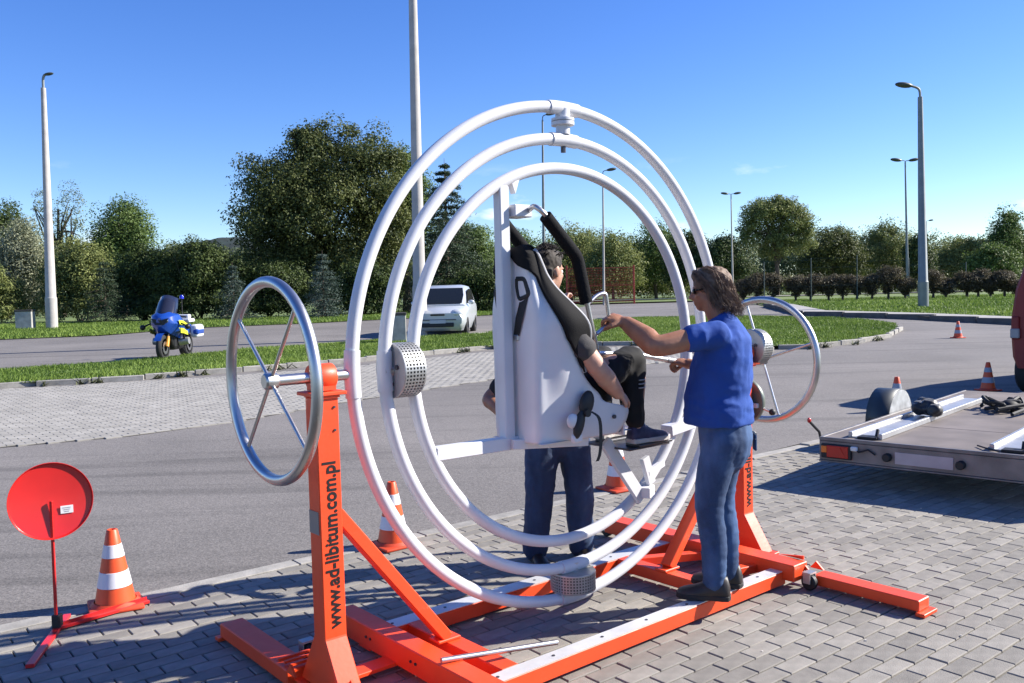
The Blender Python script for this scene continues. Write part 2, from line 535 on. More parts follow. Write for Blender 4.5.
# ------------------------------------------------------------------ pale paved strip on the far side of the lane
strip = [xy(-150, 462), xy(0, 448), xy(130, 436.5), xy(240, 421.5), xy(330, 405), xy(490, 380), xy(620, 366), xy(700, 360), xy(745, 353),
         xy(700, 350), xy(620, 347), xy(480, 353), xy(350, 367), xy(220, 377), xy(100, 384), xy(0, 390), xy(-150, 402)]
side_paving = sheet('roadside_paving', [tuple(p) for p in strip], 0.004, MAT_SAND)
sp = []
SA = R(40.0)
sd = Vector((math.cos(SA), math.sin(SA))); sn = Vector((-sd.y, sd.x))
c0 = Vector(strip[4])
for j in range(-60, 110):
    for i in range(-90, 110):
        p = c0 + sd * (i * PL + (PL / 2 if j % 2 else 0)) + sn * (j * PW)
        if inside(strip, p.x, p.y): sp.append((p.x, p.y))
sp = np.array(sp)
_, pv2, pf2 = paver_mesh('pale', PL - 0.0055, PW - 0.0045, 0.02, 0.002, MAT_PAVER_P)
paver_field('pale_pavers', sp, np.array([gz(y) + 0.016 for y in sp[:, 1]]), SA, pv2, pf2, MAT_PAVER_P, side_paving)

# ------------------------------------------------------------------ grass island with kerb, verges
isl_low = [xy(-150, 400), xy(0, 388.5), xy(100, 382.5), xy(240, 372), xy(340, 363.5), xy(480, 350), xy(560, 346), xy(640, 345), xy(740, 350), xy(800, 349), xy(850, 344), xy(885, 338)]
isl_top = [xy(899, 331), xy(893, 326), xy(860, 321.5), xy(800, 319), xy(700, 318.5), xy(620, 320), xy(560, 326), xy(480, 336), xy(330, 346), xy(240, 353), xy(130, 364), xy(0, 374), xy(-150, 386)]
island = [tuple(p) for p in isl_low + isl_top]
grass_island = sheet('grass_island', island, 0.09, MAT_GRASSGND)
def walk(pts, step):
    pts = [Vector(p) for p in pts]; out = []; acc = 0.0
    for a, b in zip(pts[:-1], pts[1:]):
        L = (b - a).length; t = step - acc if acc else 0.0
        while t <= L:
            out.append((a + (b - a) * (t / L), (b - a).normalized())); t += step
        acc = L - (t - step)
    return out
kb2 = MB().box((0, 0, 0), (0.98, 0.13, 0.22), bev=0.012).mesh('kerb_stone'); kb2.materials.append(MAT_KERB)
kj = 0
loop = [Vector(p) for p in isl_low + isl_top[:8]]
for p, d in walk(loop, 1.0):
    if not in_view((p.x, p.y, gz(p.y)), 60): continue
    m_ = p + d * 0.5
    o = link('kerb_stone', kb2, grass_island)
    o.location = (m_.x, m_.y, gz(m_.y) + 0.0 + rng.uniform(-0.006, 0.006)); o.rotation_euler = (rng.normal(0, 0.02), 0, math.atan2(d.y, d.x) + rng.normal(0, 0.012))

def blades(name, poly, n, h, w, dz, parent, seed, bbox=None, dens=None, label=None):
    g = np.random.default_rng(seed)
    xs = [p[0] for p in poly]; ys = [p[1] for p in poly]
    x0, x1, y0, y1 = bbox or (min(xs), max(xs), min(ys), max(ys))
    P = np.empty((0, 2))
    while len(P) < n:
        q = np.stack([g.uniform(x0, x1, n * 2), g.uniform(y0, y1, n * 2)], 1)
        # vectorised inside test
        c = np.zeros(len(q), bool); j = len(poly) - 1
        for i in range(len(poly)):
            xi, yi = poly[i][0], poly[i][1]; xj, yj = poly[j][0], poly[j][1]
            if yi != yj:
                c ^= ((yi > q[:, 1]) != (yj > q[:, 1])) & (q[:, 0] < (xj - xi) * (q[:, 1] - yi) / (yj - yi) + xi)
            j = i
        P = np.concatenate([P, q[c]])
    P = P[:n]
    clump = 0.5 + 0.5 * np.sin(P[:, 0] * 1.9 + 2 * np.sin(P[:, 1] * 1.1)) * np.sin(P[:, 1] * 1.6 + 1.3 * np.sin(P[:, 0] * 0.7))
    H = h * g.uniform(0.5, 1.3, n) * (0.6 + 0.8 * clump)
    a = g.uniform(0, 6.283, n); lx, ly = g.normal(0, 0.45, n) * H, g.normal(0, 0.45, n) * H
    Z = 0.022 * np.clip(np.minimum(P[:, 1], 45) - 8, 0, None) + dz
    dx, dy = np.cos(a) * w / 2, np.sin(a) * w / 2
    A = np.stack([P[:, 0] - dx, P[:, 1] - dy, Z], 1); B = np.stack([P[:, 0] + dx, P[:, 1] + dy, Z], 1)
    C = np.stack([P[:, 0] + lx, P[:, 1] + ly, Z + H], 1)
    V = np.stack([A, B, C], 1).reshape(-1, 3)
    me = bpy.data.meshes.new(name)
    me.vertices.add(len(V)); me.vertices.foreach_set('co', V.astype(np.float32).ravel())
    me.loops.add(len(V)); me.loops.foreach_set('vertex_index', np.arange(len(V), dtype=np.int32))
    me.polygons.add(n); me.polygons.foreach_set('loop_start', np.arange(0, len(V), 3, dtype=np.int32))
    me.update(calc_edges=True)
    at_ = me.attributes.new('tone', 'FLOAT', 'POINT')
    dry = np.sin(P[:, 0] * .55 + 1.7 * np.sin(P[:, 1] * .43)) * np.sin(P[:, 1] * .5 + 1.1)
    t = np.clip(g.normal(0.45, 0.25, n) + 0.3 * (clump - 0.5) + .22 * dry, 0, 1)
    at_.data.foreach_set('value', np.repeat(t, 3).astype(np.float32))
    me.materials.append(MAT_BLADE)
    o = link(name, me, parent); o['kind'] = 'stuff'
    if label: o['label'] = label; o['category'] = 'grass'
    return o
blades('grass', island, 130000, 0.075, 0.035, 0.08, None, 3, label='short green grass growing on the kerbed island')

verge_l = [tuple(p) for p in far_left] + [(6, 76), (-2, 200), (-160, 200), (-160, 40)]
verge_left = sheet('grass_verge_left', verge_l, 0.03, MAT_GRASSGND)
near_l = [tuple(p) for p in far_left] + [xy(560, 306), xy(480, 310), xy(400, 313), xy(300, 318), xy(200, 320), xy(100, 323), xy(0, 326), xy(-100, 327)]
blades('grass', near_l, 90000, 0.11, 0.06, 0.02, None, 4, label='strip of green grass between the far road and the dark shrubs')
kb3 = MB().box((0, 0, 0.0), (1.98, 0.15, 0.30), bev=0.012).mesh('kerb_stone'); kb3.materials.append(mat('shaded_kerb', (0.10, 0.095, 0.09), 0.9, var=0.2, scale=5))  # kerb colour darkened to paint in the shade on its road-facing side
# right-hand pavement with a raised kerb
kr = kerb_right
walk_out = [p + Vector((1.4, 0.9)) for p in kr]
pavement = sheet('pavement', [tuple(p) for p in kr] + [tuple(p) for p in reversed(walk_out)], 0.15, MAT_SIDEWALK)
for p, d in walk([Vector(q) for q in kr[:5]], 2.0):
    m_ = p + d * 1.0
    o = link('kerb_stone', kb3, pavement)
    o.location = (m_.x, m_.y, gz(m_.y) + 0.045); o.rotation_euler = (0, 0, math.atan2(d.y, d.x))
verge_r = [tuple(p) for p in walk_out] + [(200, 20), (200, 200), (0, 200), (7, 76), (20.5, 76)]
verge_right = sheet('grass_verge_right', verge_r, 0.11, MAT_GRASSGND)
near_r = [tuple(p) for p in walk_out[:5]] + [(36, 34), (40, 62), (14.9, 62)]
blades('grass', near_r, 80000, 0.10, 0.07, 0.10, None, 5, label='green grass beyond the right-hand pavement under the dark hedge')
# pale road and wall far behind the grass
far_road = sheet('far_road', [(6, 92), (60, 92), (60, 99), (6, 99)], 0.2, MAT_SIDEWALK)
# weeds at the island kerb
g = random.Random(5)
mb = MB()
for p, d in walk([Vector(q) for q in isl_low], 0.33):
    if g.random() < 0.42:
        c = Vector((p.x + g.uniform(-.1, .1), p.y - g.uniform(0.05, 0.35), gz(p.y)))
        for k in range(g.randint(6, 22)):
            a = g.uniform(0, 6.28); L = g.uniform(.06, .2); w = .02
            e = c + Vector((math.cos(a) * L, math.sin(a) * L, g.uniform(.03, .14)))
            s_ = Vector((-math.sin(a), math.cos(a), 0)) * w
            c2 = c + Vector((g.uniform(-.12, .12), g.uniform(-.05, .05), 0.0))
            mb.add([c2 - s_, c2 + s_, e + s_ * .5, e - s_ * .5], [(0, 1, 2, 3)])
weed = mb.build('weeds', mat('weed_leaf', (0.09, 0.10, 0.04), 0.8, var=0.4, scale=3), None, fix=False)
tag(weed, 'small weeds sprouting along the foot of the island kerb', 'weeds', kind='stuff')
# scattered grit and paper bits
mb = MB()
for k in range(60):
    x, y = g.uniform(-1, 4), g.uniform(3.6, 7.5)
    r_ = g.uniform(0.002, 0.006)
    mb.box((x, y, 0.003), (r_ * 2, r_ * 1.3, r_ * .8), Matrix.Rotation(g.uniform(0, 3), 3, 'Z'))
grit = mb.build('grit', mat('pale_grit', (0.5, 0.48, 0.43), 0.9, var=0.3, scale=40), None, fix=False)
tag(grit, 'scattered pale grit and litter bits on the paving', 'grit', kind='stuff')
# ------------------------------------------------------------------ trees and shrubs
MAT_BARK = mat('bark', (0.09, 0.07, 0.05), 0.95, var=0.4, scale=6, bump=0.6)
LEAF = {
    'dark': leafmat('leaf_dark', (0.020, 0.040, 0.012), (0.125, 0.165, 0.045)),
    'bronze': leafmat('leaf_bronze_green', (0.030, 0.048, 0.014), (0.175, 0.195, 0.055)),
    'mid': leafmat('leaf_mid', (0.045, 0.08, 0.02), (0.19, 0.265, 0.07)),
    'olive': leafmat('leaf_olive', (0.09, 0.12, 0.034), (0.31, 0.335, 0.11)),
    'grey': leafmat('leaf_grey_green', (0.085, 0.11, 0.05), (0.27, 0.30, 0.15)),
    'pale': leafmat('leaf_pale_willow', (0.15, 0.17, 0.10), (0.42, 0.43, 0.28)),
    'spruce': leafmat('needle_spruce', (0.018, 0.036, 0.020), (0.075, 0.11, 0.055), 0.15),
    'blue': leafmat('needle_blue_spruce', (0.03, 0.055, 0.045), (0.12, 0.165, 0.135), 0.15),
    'purple': leafmat('leaf_purple_brown', (0.044, 0.036, 0.022), (0.185, 0.155, 0.09)),
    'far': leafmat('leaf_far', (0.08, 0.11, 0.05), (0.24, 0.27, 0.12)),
}
def leaf_mesh(name, C, S, leaf, seed, tone, up=0.35, aspect=0.55):
    """C: centres (n,3); S: outward directions (n,3)"""
    g = np.random.default_rng(seed); n = len(C); leaf = leaf * .52
    nrm = S + g.normal(0, 0.75, (n, 3)); nrm[:, 2] += up
    nrm /= np.linalg.norm(nrm, axis=1)[:, None] + 1e-9
    a = np.cross(nrm, g.normal(0, 1, (n, 3))); a /= np.linalg.norm(a, axis=1)[:, None] + 1e-9
    b = np.cross(nrm, a)
    L = (leaf * g.uniform(0.55, 1.35, n))[:, None]
    bend = nrm * L * 0.18
    V = np.stack([C - a * L, C - b * L * aspect + bend, C + a * L, C + b * L * aspect + bend], 1).reshape(-1, 3)
    me = bpy.data.meshes.new(name)
    me.vertices.add(4 * n); me.vertices.foreach_set('co', V.astype(np.float32).ravel())
    me.loops.add(4 * n); me.loops.foreach_set('vertex_index', np.arange(4 * n, dtype=np.int32))
    me.polygons.add(n); me.polygons.foreach_set('loop_start', np.arange(0, 4 * n, 4, dtype=np.int32))
    me.update(calc_edges=True)
    at_ = me.attributes.new('tone', 'FLOAT', 'POINT')
    at_.data.foreach_set('value', np.repeat(np.clip(tone, 0, 1), 4).astype(np.float32))
    return me

def crown_points(blobs, n, seed, clumps=26, csize=0.30, core=0.25):
    """leaf positions grouped in clumps over the surfaces of ellipsoids [(centre, radii)]"""
    g = np.random.default_rng(seed); n = int(n * 3.1)
    vol = np.array([b[1][0] * b[1][2] for b in blobs]); vol = vol / vol.sum()
    Cs, Ss, Ts = [], [], []
    for (c, r), w in zip(blobs, vol):
        c = np.array(c); r = np.array(r)
        k = max(8, int(1.6 * clumps * (0.4 + w * len(blobs))))
        d = g.normal(0, 1, (k, 3)); d[:, 2] = np.where(d[:, 2] < -0.5, -d[:, 2], d[:, 2]); d /= np.linalg.norm(d, axis=1)[:, None]
        rad = g.uniform(0.5, 1.12, k)[:, None]
        cc = c + d * r * rad
        cr = csize * r.mean() * g.uniform(0.55, 1.35, k)
        m = int(n * w)
        idx = g.choice(k, m, p=cr ** 2 / (cr ** 2).sum())
        s = g.normal(0, 1, (m, 3)); s /= np.linalg.norm(s, axis=1)[:, None]
        rr = np.clip(g.normal(0.85, 0.22, m), 0.1, 1.5)[:, None]
        p = cc[idx] + s * rr * cr[idx][:, None] * np.array([1.05, 1.05, 0.8])
        ct = g.normal(0, 0.14, k)
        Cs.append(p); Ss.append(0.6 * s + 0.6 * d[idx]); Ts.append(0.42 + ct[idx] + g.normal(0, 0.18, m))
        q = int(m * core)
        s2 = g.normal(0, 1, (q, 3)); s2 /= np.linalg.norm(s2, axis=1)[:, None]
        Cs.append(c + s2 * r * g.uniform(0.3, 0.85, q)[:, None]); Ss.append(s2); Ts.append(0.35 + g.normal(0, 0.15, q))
    return np.concatenate(Cs), np.concatenate(Ss), np.concatenate(Ts)

def trunk(mb, base, top, r, limbs, seed, n=7):
    g = random.Random(seed)
    base, top = Vector(base), Vector(top)
    ln = (top - base).length
    mid = [base.lerp(top, t) + Vector((g.uniform(-1, 1), g.uniform(-1, 1), 0)) * 0.03 * ln * (t > 0) for t in (0, .3, .6, 1)]
    mb.tube(mid, [r * 1.25, r * 0.95, r * 0.7, r * 0.3], n)
    for e in limbs:
        e = Vector(e); t = g.uniform(.35, .8); s = base.lerp(top, t)
        m_ = s.lerp(e, .5) + Vector((g.uniform(-.1, .1), g.uniform(-.1, .1), .12)) * (e - s).length
        mb.tube([s, m_, e], [r * .5, r * .3, r * .1], 5)

def tree(name, label, px, py_top, py_base, half, Y, kind, leaves, leaf, seed, blobs=None, group=None, trunk_h=None, clumps=26, csize=0.3, base_z=None, cat='tree'):
    """px: crown centre column, half: half width in pixels, at depth Y"""
    top = at(px, py_top, Y); z0 = gz(Y) if base_z is None else base_z
    H = top.z - z0; W = half * Y / 870.0
    root = empty(name, (top.x, Y, z0), 0, label, cat, group)
    g = random.Random(seed)
    th = H * 0.28 if trunk_h is None else trunk_h * H
    if blobs is None:
        blobs = [((0, 0, .60), (.78, .78, .38)), ((-.45, .1, .5), (.55, .6, .28)), ((.45, -.1, .52), (.55, .6, .3)), ((.1, .2, .78), (.5, .5, .22)), ((-.2, -.3, .42), (.6, .5, .24))]
    B = [((b[0][0] * W, b[0][1] * W, b[0][2] * H), (b[1][0] * W, b[1][1] * W, b[1][2] * H)) for b in blobs]
    C, S, T = crown_points(B, leaves, seed, clumps, csize)
    ok = C[:, 2] > 0.03
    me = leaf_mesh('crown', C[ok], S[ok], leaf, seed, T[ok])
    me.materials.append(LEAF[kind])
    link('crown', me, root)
    mb = MB(); limbs = [b[0] for b in B] + [(b[0][0] + g.uniform(-.6, .6) * b[1][0], b[0][1] + g.uniform(-.6, .6) * b[1][1], b[0][2] + g.uniform(0, .6) * b[1][2]) for b in B for _ in range(3)]
    trunk(mb, (0, 0, -0.1), (g.uniform(-.1, .1) * W, 0, H * .8), max(.04, H * 0.022), limbs, seed)
    mb.build('trunk', MAT_BARK, root, fix=False)
    return root

def shrub(name, label, px, py_top, half, Y, kind, leaves, leaf, seed, group=None, blobs=None, clumps=20, csize=.33):
    top = at(px, py_top, Y); z0 = gz(Y); H = top.z - z0; W = half * Y / 870
    root = empty(name, (top.x, Y, z0), 0, label, 'shrub', group)
    if blobs is None:
        blobs = [((0, 0, .48), (.8, .6, .46)), ((-.5, .0, .36), (.5, .5, .34)), ((.5, .1, .38), (.5, .5, .36)), ((.15, -.2, .7), (.45, .4, .26)), ((-.4, -.35, .16), (.6, .3, .16)), ((.4, -.35, .16), (.6, .3, .16))]
    B = [((b[0][0] * W, b[0][1] * W, b[0][2] * H), (b[1][0] * W, b[1][1] * W, b[1][2] * H)) for b in blobs]
    C, S, T = crown_points(B, leaves, seed, clumps, csize)
    ok = C[:, 2] > 0.02
    me = leaf_mesh('foliage', C[ok], S[ok], leaf, seed, T[ok]); me.materials.append(LEAF[kind]); link('foliage', me, root)
    mb = MB(); g = random.Random(seed)
    for k in range(6):
        a = g.uniform(0, 6.28); mb.tube([(g.uniform(-.1, .1) * W, g.uniform(-.1, .1) * W, -.05), (math.cos(a) * W * .35, math.sin(a) * W * .3, H * .4), (math.cos(a) * W * .55, math.sin(a) * W * .5, H * .75)], [.05, .035, .01], 5)
    mb.build('stems', MAT_BARK, root, fix=False)
    return root

def conifer(name, label, px, py_top, half, Y, kind, n, leaf, seed, group=None):
    top = at(px, py_top, Y); z0 = gz(Y); H = top.z - z0; W = half * Y / 870
    root = empty(name, (top.x, Y, z0), 0, label, 'tree', group)
    g = np.random.default_rng(seed); mb = MB()
    mb.tube([(0, 0, -.1), (0, 0, H * .5), (0, 0, H)], [H * .022, H * .013, .01], 6)
    C, S, T = [], [], []
    lv = int(max(12, H * 2.4))
    for i in range(lv):
        t = i / lv; z = H * (.04 + .95 * t); r = W * (1 - t) ** .8 * g.uniform(.8, 1.12) + .05
        nb = int(5 + 5 * (1 - t))
        for k in range(nb):
            a = 6.283 * (k + g.random()) / nb; rr = r * g.uniform(.6, 1.12)
            e = np.array([math.cos(a) * rr, math.sin(a) * rr, -rr * .22 + rr * .1 * g.random()])
            if rr > .25: mb.tube([(0, 0, z), tuple(np.array([0, 0, z]) + e * .6 + [0, 0, .06 * rr]), tuple(np.array([0, 0, z]) + e)], [.03, .02, .006], 4)
            m = int(n / lv / nb * (.5 + 1.0 * rr / (W * .6)))
            s = g.uniform(.1, 1.05, m) ** .7
            p = np.array([0, 0, z]) + e * s[:, None] + g.normal(0, .075 * rr + .05, (m, 3)) * np.array([1, 1, .65]) + np.array([0, 0, .06 * rr])
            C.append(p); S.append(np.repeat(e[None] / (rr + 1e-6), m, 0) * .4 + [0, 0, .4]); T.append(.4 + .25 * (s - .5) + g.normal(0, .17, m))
    C, S, T = np.concatenate(C), np.concatenate(S), np.concatenate(T)
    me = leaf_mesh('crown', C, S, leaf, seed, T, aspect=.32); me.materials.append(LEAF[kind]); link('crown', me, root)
    mb.build('trunk', MAT_BARK, root, fix=False)
    return root

G1 = 'trees and shrubs beyond the far road'
# --- left of the machine
tree('broadleaf_tree', 'very large dark broadleaf tree rising behind the far road', 318, 122, 312, 88, 55, 'bronze', 30000, .17, 11,
     blobs=[((-.42, 0, .60), (.50, .5, .26)), ((.1, .1, .74), (.48, .5, .25)), ((.55, 0, .66), (.42, .5, .27)), ((-.1, -.3, .48), (.7, .5, .26)), ((-.6, .1, .38), (.38, .4, .22)), ((.6, .1, .4), (.4, .4, .26)), ((0, 0, .24), (.85, .5, .2)), ((-.15, 0, .86), (.22, .3, .13))], clumps=46, csize=.22, group=G1)
tree('broadleaf_tree', 'lighter green tree merging with the right side of the very large dark tree', 402, 150, 312, 30, 58, 'mid', 8000, .16, 12, group=G1)
conifer('spruce_tree', 'tall dark spruce standing just right of the tallest grey lamp post', 444, 158, 54, 53, 'spruce', 24000, .15, 13, G1)
tree('broadleaf_tree', 'green tree behind the silver car, seen through the white rings', 462, 222, 316, 40, 60, 'mid', 9000, .15, 14, group=G1, blobs=[((0, 0, .5), (.85, .7, .46)), ((-.4, 0, .35), (.6, .5, .32)), ((.45, 0, .4), (.55, .5, .36)), ((.1, 0, .75), (.5, .5, .24))])
shrub('dark_shrub', 'low dark shrub right behind the silver car', 480, 268, 42, 52, 'dark', 7000, .13, 15, G1)
shrub('dark_shrub', 'dark shrub at the foot of the very large tree, left half', 268, 258, 46, 51, 'dark', 9000, .13, 16, G1)
shrub('dark_shrub', 'dark shrub at the foot of the very large tree, right half', 362, 262, 42, 51, 'dark', 9000, .13, 17, G1)
shrub('dark_shrub', 'broad dark shrub directly behind the police motorcycle', 196, 238, 52, 50, 'dark', 13000, .13, 18, G1, clumps=34, csize=.25)
shrub('dark_shrub', 'rounded dark shrub left of the police motorcycle', 143, 244, 40, 51, 'dark', 9000, .13, 19, G1)
conifer('young_spruce', 'young blue spruce at the edge of the grass below the large tree', 322, 250, 24, 47, 'blue', 7000, .10, 20, G1)
conifer('young_spruce', 'small dark spruce behind the grass between the leftmost lamp post and the motorcycle', 103, 258, 27, 47.5, 'spruce', 7000, .10, 21, G1)
conifer('young_spruce', 'small blue-grey spruce just left of the steel hand wheel', 232, 262, 22, 47, 'blue', 5000, .10, 22, G1)
shrub('olive_shrub', 'olive green shrub just right of the leftmost lamp post', 78, 236, 38, 57, 'olive', 9000, .14, 23, G1)
shrub('pale_shrub', 'pale grey-green willow shrub at the left edge behind the lamp post', 22, 222, 44, 60, 'pale', 10000, .15, 24, G1)
shrub('olive_shrub', 'olive shrub low at the far left edge of the grass', -14, 262, 34, 55, 'olive', 6000, .14, 25, G1)
tree('broadleaf_tree', 'round green tree on the skyline above the dark shrubs at left', 120, 197, 300, 34, 82, 'mid', 7000, .2, 26, group=G1)
tree('broadleaf_tree', 'dark tree cut by the left edge on the skyline', 2, 204, 300, 30, 78, 'dark', 5000, .2, 27, group=G1)
tree('sparse_tree', 'sparse upright tree with bare branches behind the leftmost lamp post', 56, 182, 300, 30, 84, 'grey', 1000, .16, 28, group=G1, clumps=18, csize=.24,
     blobs=[((-.6, 0, .75), (.26, .3, .22)), ((0, 0, .6), (.3, .3, .3)), ((.45, 0, .8), (.35, .3, .2)), ((.7, 0, .6), (.25, .3, .2)), ((-.3, 0, .5), (.3, .3, .2))])
# --- right of the machine
G2 = 'trees beyond the right-hand grass'
for i, (px, pt, hf, Y, kd, lv) in enumerate([(515, 232, 40, 105, 'mid', 5000), (570, 228, 36, 110, 'olive', 5000), (612, 236, 30, 104, 'olive', 4500), (655, 226, 32, 112, 'mid', 5000), (690, 232, 26, 100, 'dark', 4500)]):
    tree('broadleaf_tree', ['green tree seen behind the seat back through the rings', 'olive tree seen above the red fence, left of it', 'olive tree rising right behind the red fence', 'green tree seen between the seat and the man in blue', 'dark tree behind the right side of the rings'][i],
         px, pt, 296, hf, Y, kd, lv, .24, 40 + i, group=G2, blobs=[((0, 0, .5), (.9, .8, .5)), ((-.5, 0, .38), (.6, .6, .36)), ((.5, 0, .4), (.6, .6, .38)), ((.1, 0, .78), (.5, .5, .22))])
tree('willow_tree', 'tall spreading tree right of the man in blue, highest crown there', 776, 196, 296, 38, 98, 'olive', 11000, .2, 50, group=G2, clumps=40, csize=.25,
     blobs=[((-.35, 0, .78), (.55, .5, .2)), ((.4, 0, .74), (.5, .5, .2)), ((.05, 0, .86), (.5, .4, .13)), ((.65, 0, .55), (.35, .4, .2)), ((-.7, 0, .6), (.3, .3, .16)), ((0, 0, .5), (.5, .5, .2))])
lab2 = ['brownish tree next to the tall spreading tree, on its right', 'green tree left of the slim double-headed lamp', 'dark pointed tree behind the right-hand grey lamp post', 'light olive tree right of the right-hand grey lamp post', 'green tree near the right edge, lower than its neighbour', 'taller green tree close to the right edge',
        'dark green tree right behind the head of the man in blue']
for i, (px, pt, hf, Y, kd, lv) in enumerate([(832, 228, 34, 104, 'bronze', 6000), (884, 224, 30, 108, 'olive', 6000), (918, 234, 15, 96, 'dark', 3500), (962, 238, 34, 102, 'olive', 6000), (992, 246, 26, 92, 'mid', 4500), (1008, 211, 22, 100, 'mid', 4500), (722, 238, 28, 96, 'dark', 5000)]):
    tree('broadleaf_tree', lab2[i], px, pt, 296, hf, Y, kd, lv, .22, 60 + i, group=G2, blobs=[((0, 0, .55), (.85, .8, .44)), ((-.5, 0, .4), (.6, .6, .34)), ((.5, 0, .42), (.6, .6, .36)), ((.1, 0, .8), (.5, .5, .2))])
# far wood: reads as one mass behind everything
def far_wood(name, label, cols, kind, n, leaf, seed):
    B = []
    for px, pt, hf, Y in cols:
        t = at(px, pt, Y); z0 = gz(Y); H = t.z - z0; W = hf * Y / 870
        B.append(((t.x, Y, z0 + H * .48), (W, W * .6, H * .52)))
    C, S, T = crown_points(B, n, seed, 16, .34)
    ok = C[:, 2] > .3
    me = leaf_mesh(name, C[ok], S[ok], leaf, seed, T[ok]); me.materials.append(LEAF[kind])
    o = link(name, me); tag(o, label, 'wood', kind='stuff')
gg = random.Random(9)
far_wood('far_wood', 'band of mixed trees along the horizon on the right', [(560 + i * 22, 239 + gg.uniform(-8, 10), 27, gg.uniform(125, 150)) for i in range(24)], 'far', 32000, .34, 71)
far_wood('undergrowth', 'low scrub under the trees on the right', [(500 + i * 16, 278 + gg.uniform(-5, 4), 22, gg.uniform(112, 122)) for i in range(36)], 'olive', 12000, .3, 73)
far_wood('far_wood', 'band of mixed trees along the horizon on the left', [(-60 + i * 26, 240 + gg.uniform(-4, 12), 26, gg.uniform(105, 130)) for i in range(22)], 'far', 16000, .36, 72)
# dark wooded hill on the horizon
me_pts = []
for j in range(9):
    row = []
    for i in range(160):
        a = i / 159; X = -460 + 620 * a
        h = 50 * math.exp(-((a - .22) / .15) ** 4) + 42 * math.exp(-((a - .5) / .25) ** 2) + 3 * mnoise.noise(Vector((i * 2.3, j * 2.1, 4))) + 2.5 * mnoise.noise(Vector((i * .9, j, 0)))
        t = j / 8
        row.append((X, 760 + 240 * t, gz(100) + h * math.sin(math.pi * min(1, t * 1.0)) - 1))
    me_pts.append(row)
hill = MB().grid(me_pts).build('hill', mat('wooded_hill', (0.014, 0.026, 0.024), 0.95, var=.4, scale=.08, detail=10), None)
hill['kind'] = 'structure'
# hedge of purple-brown bushes, each on its own short stem
hx = [797, 812, 827, 842, 858, 872, 887, 903, 932, 944, 967, 978, 992, 1004, 1018, 772, 757, 743]
names = 'dark purple-brown hedge bush on a short stem, one of the row behind the grass'
hx.sort()
ORD = ['first', 'second', 'third', 'fourth', 'fifth', 'sixth', 'seventh', 'eighth', 'ninth', 'tenth', 'eleventh', 'twelfth', 'thirteenth', 'fourteenth', 'fifteenth', 'sixteenth', 'seventeenth', 'last']
for i, px in enumerate(hx):
    Y = 56 - (px - 740) * .018; t = at(px + gg.uniform(-2, 2), 274 + gg.uniform(-5, 7), Y); z0 = gz(Y) + .1; H = t.z - z0; W = gg.uniform(10.5, 14.5) * Y / 870
    r_ = empty('hedge_bush', (t.x, Y, z0), 0, 'dark purple-brown hedge bush on a short stem, %s from the left in its row' % ORD[i] if i < 17 else 'last purple-brown hedge bush at the right end of its row', 'bush', 'purple-brown hedge bushes in a row')
    C, S, T = crown_points([((0, 0, H * .68), (W * .95, W, H * .26)), ((W * gg.uniform(-.4, .4), 0, H * .84), (W * .7, W * .6, H * .2)), ((W * gg.uniform(-.2, .2), 0, H * .46), (W * .62, W * .6, H * .2)), ((0, 0, H * .28), (W * .34, W * .34, H * .14))], 1500, 80 + i, 9, .46)
    me = leaf_mesh('foliage', C, S, .09, 80 + i, T); me.materials.append(LEAF['purple']); link('foliage', me, r_)
    MB().tube([(0, 0, -.15), (.02, 0, H * .3), (0, 0, H * .7)], [.09, .06, .03], 6).build('stem', MAT_BARK, r_, fix=False)
# ------------------------------------------------------------------ the gyroscope machine
def worn_paint(name, base, rough, scuff, amount, scale=9, coat=.1, bump=.05):
    m = mat(name, base, rough, var=.06, scale=4, coat=coat, bump=bump, bscale=50)
    n, l = m.node_tree.nodes, m.node_tree.links; b = n['Principled BSDF']
    src = b.inputs['Base Color'].links[0].from_socket
    tc = n.new('ShaderNodeTexCoord')
    a = n.new('ShaderNodeTexNoise'); a.inputs['Scale'].default_value = scale; a.inputs['Detail'].default_value = 9; a.inputs['Roughness'].default_value = .72
    l.new(tc.outputs['Object'], a.inputs['Vector'])
    r_ = n.new('ShaderNodeMapRange'); r_.inputs['From Min'].default_value = amount; r_.inputs['From Max'].default_value = amount + .05; r_.inputs['To Max'].default_value = .75
    l.new(a.outputs['Fac'], r_.inputs['Value'])
    mx = n.new('ShaderNodeMix'); mx.data_type = 'RGBA'; l.new(r_.outputs[0], mx.inputs['Factor']); l.new(src, mx.inputs['A']); mx.inputs['B'].default_value = (*scuff, 1)
    l.new(mx.outputs['Result'], b.inputs['Base Color'])
    rr = n.new('ShaderNodeMapRange'); rr.inputs['To Min'].default_value = rough - .08; rr.inputs['To Max'].default_value = rough + .2
    l.new(a.outputs['Fac'], rr.inputs['Value']); l.new(rr.outputs[0], b.inputs['Roughness'])
    return m
MAT_ORANGE = worn_paint('orange_paint', (0.78, 0.066, 0.011), 0.42, (0.16, 0.05, 0.03), .67)
MAT_WHITE = worn_paint('white_paint', (0.62, 0.615, 0.63), 0.36, (0.42, 0.39, 0.36), .765, 10, .2, 0)
MAT_STEEL = mat('polished_steel', (0.54, 0.53, 0.52), 0.36, 1.0, var=0.08, scale=8)
MAT_GALV = mat('galvanised_plate', (0.40, 0.40, 0.39), 0.45, 0.7, var=0.12, scale=12)
MAT_ALU = mat('aluminium_strip', (0.66, 0.65, 0.63), 0.5, 0.35, var=0.10, scale=7)
MAT_BLACK = mat('black_rubber', (0.012, 0.012, 0.013), 0.6, bump=0.1, scale=60)
MAT_FOAM = mat('black_foam', (0.007, 0.007, 0.008), 0.9, bump=0.25, scale=90, spec=.2)
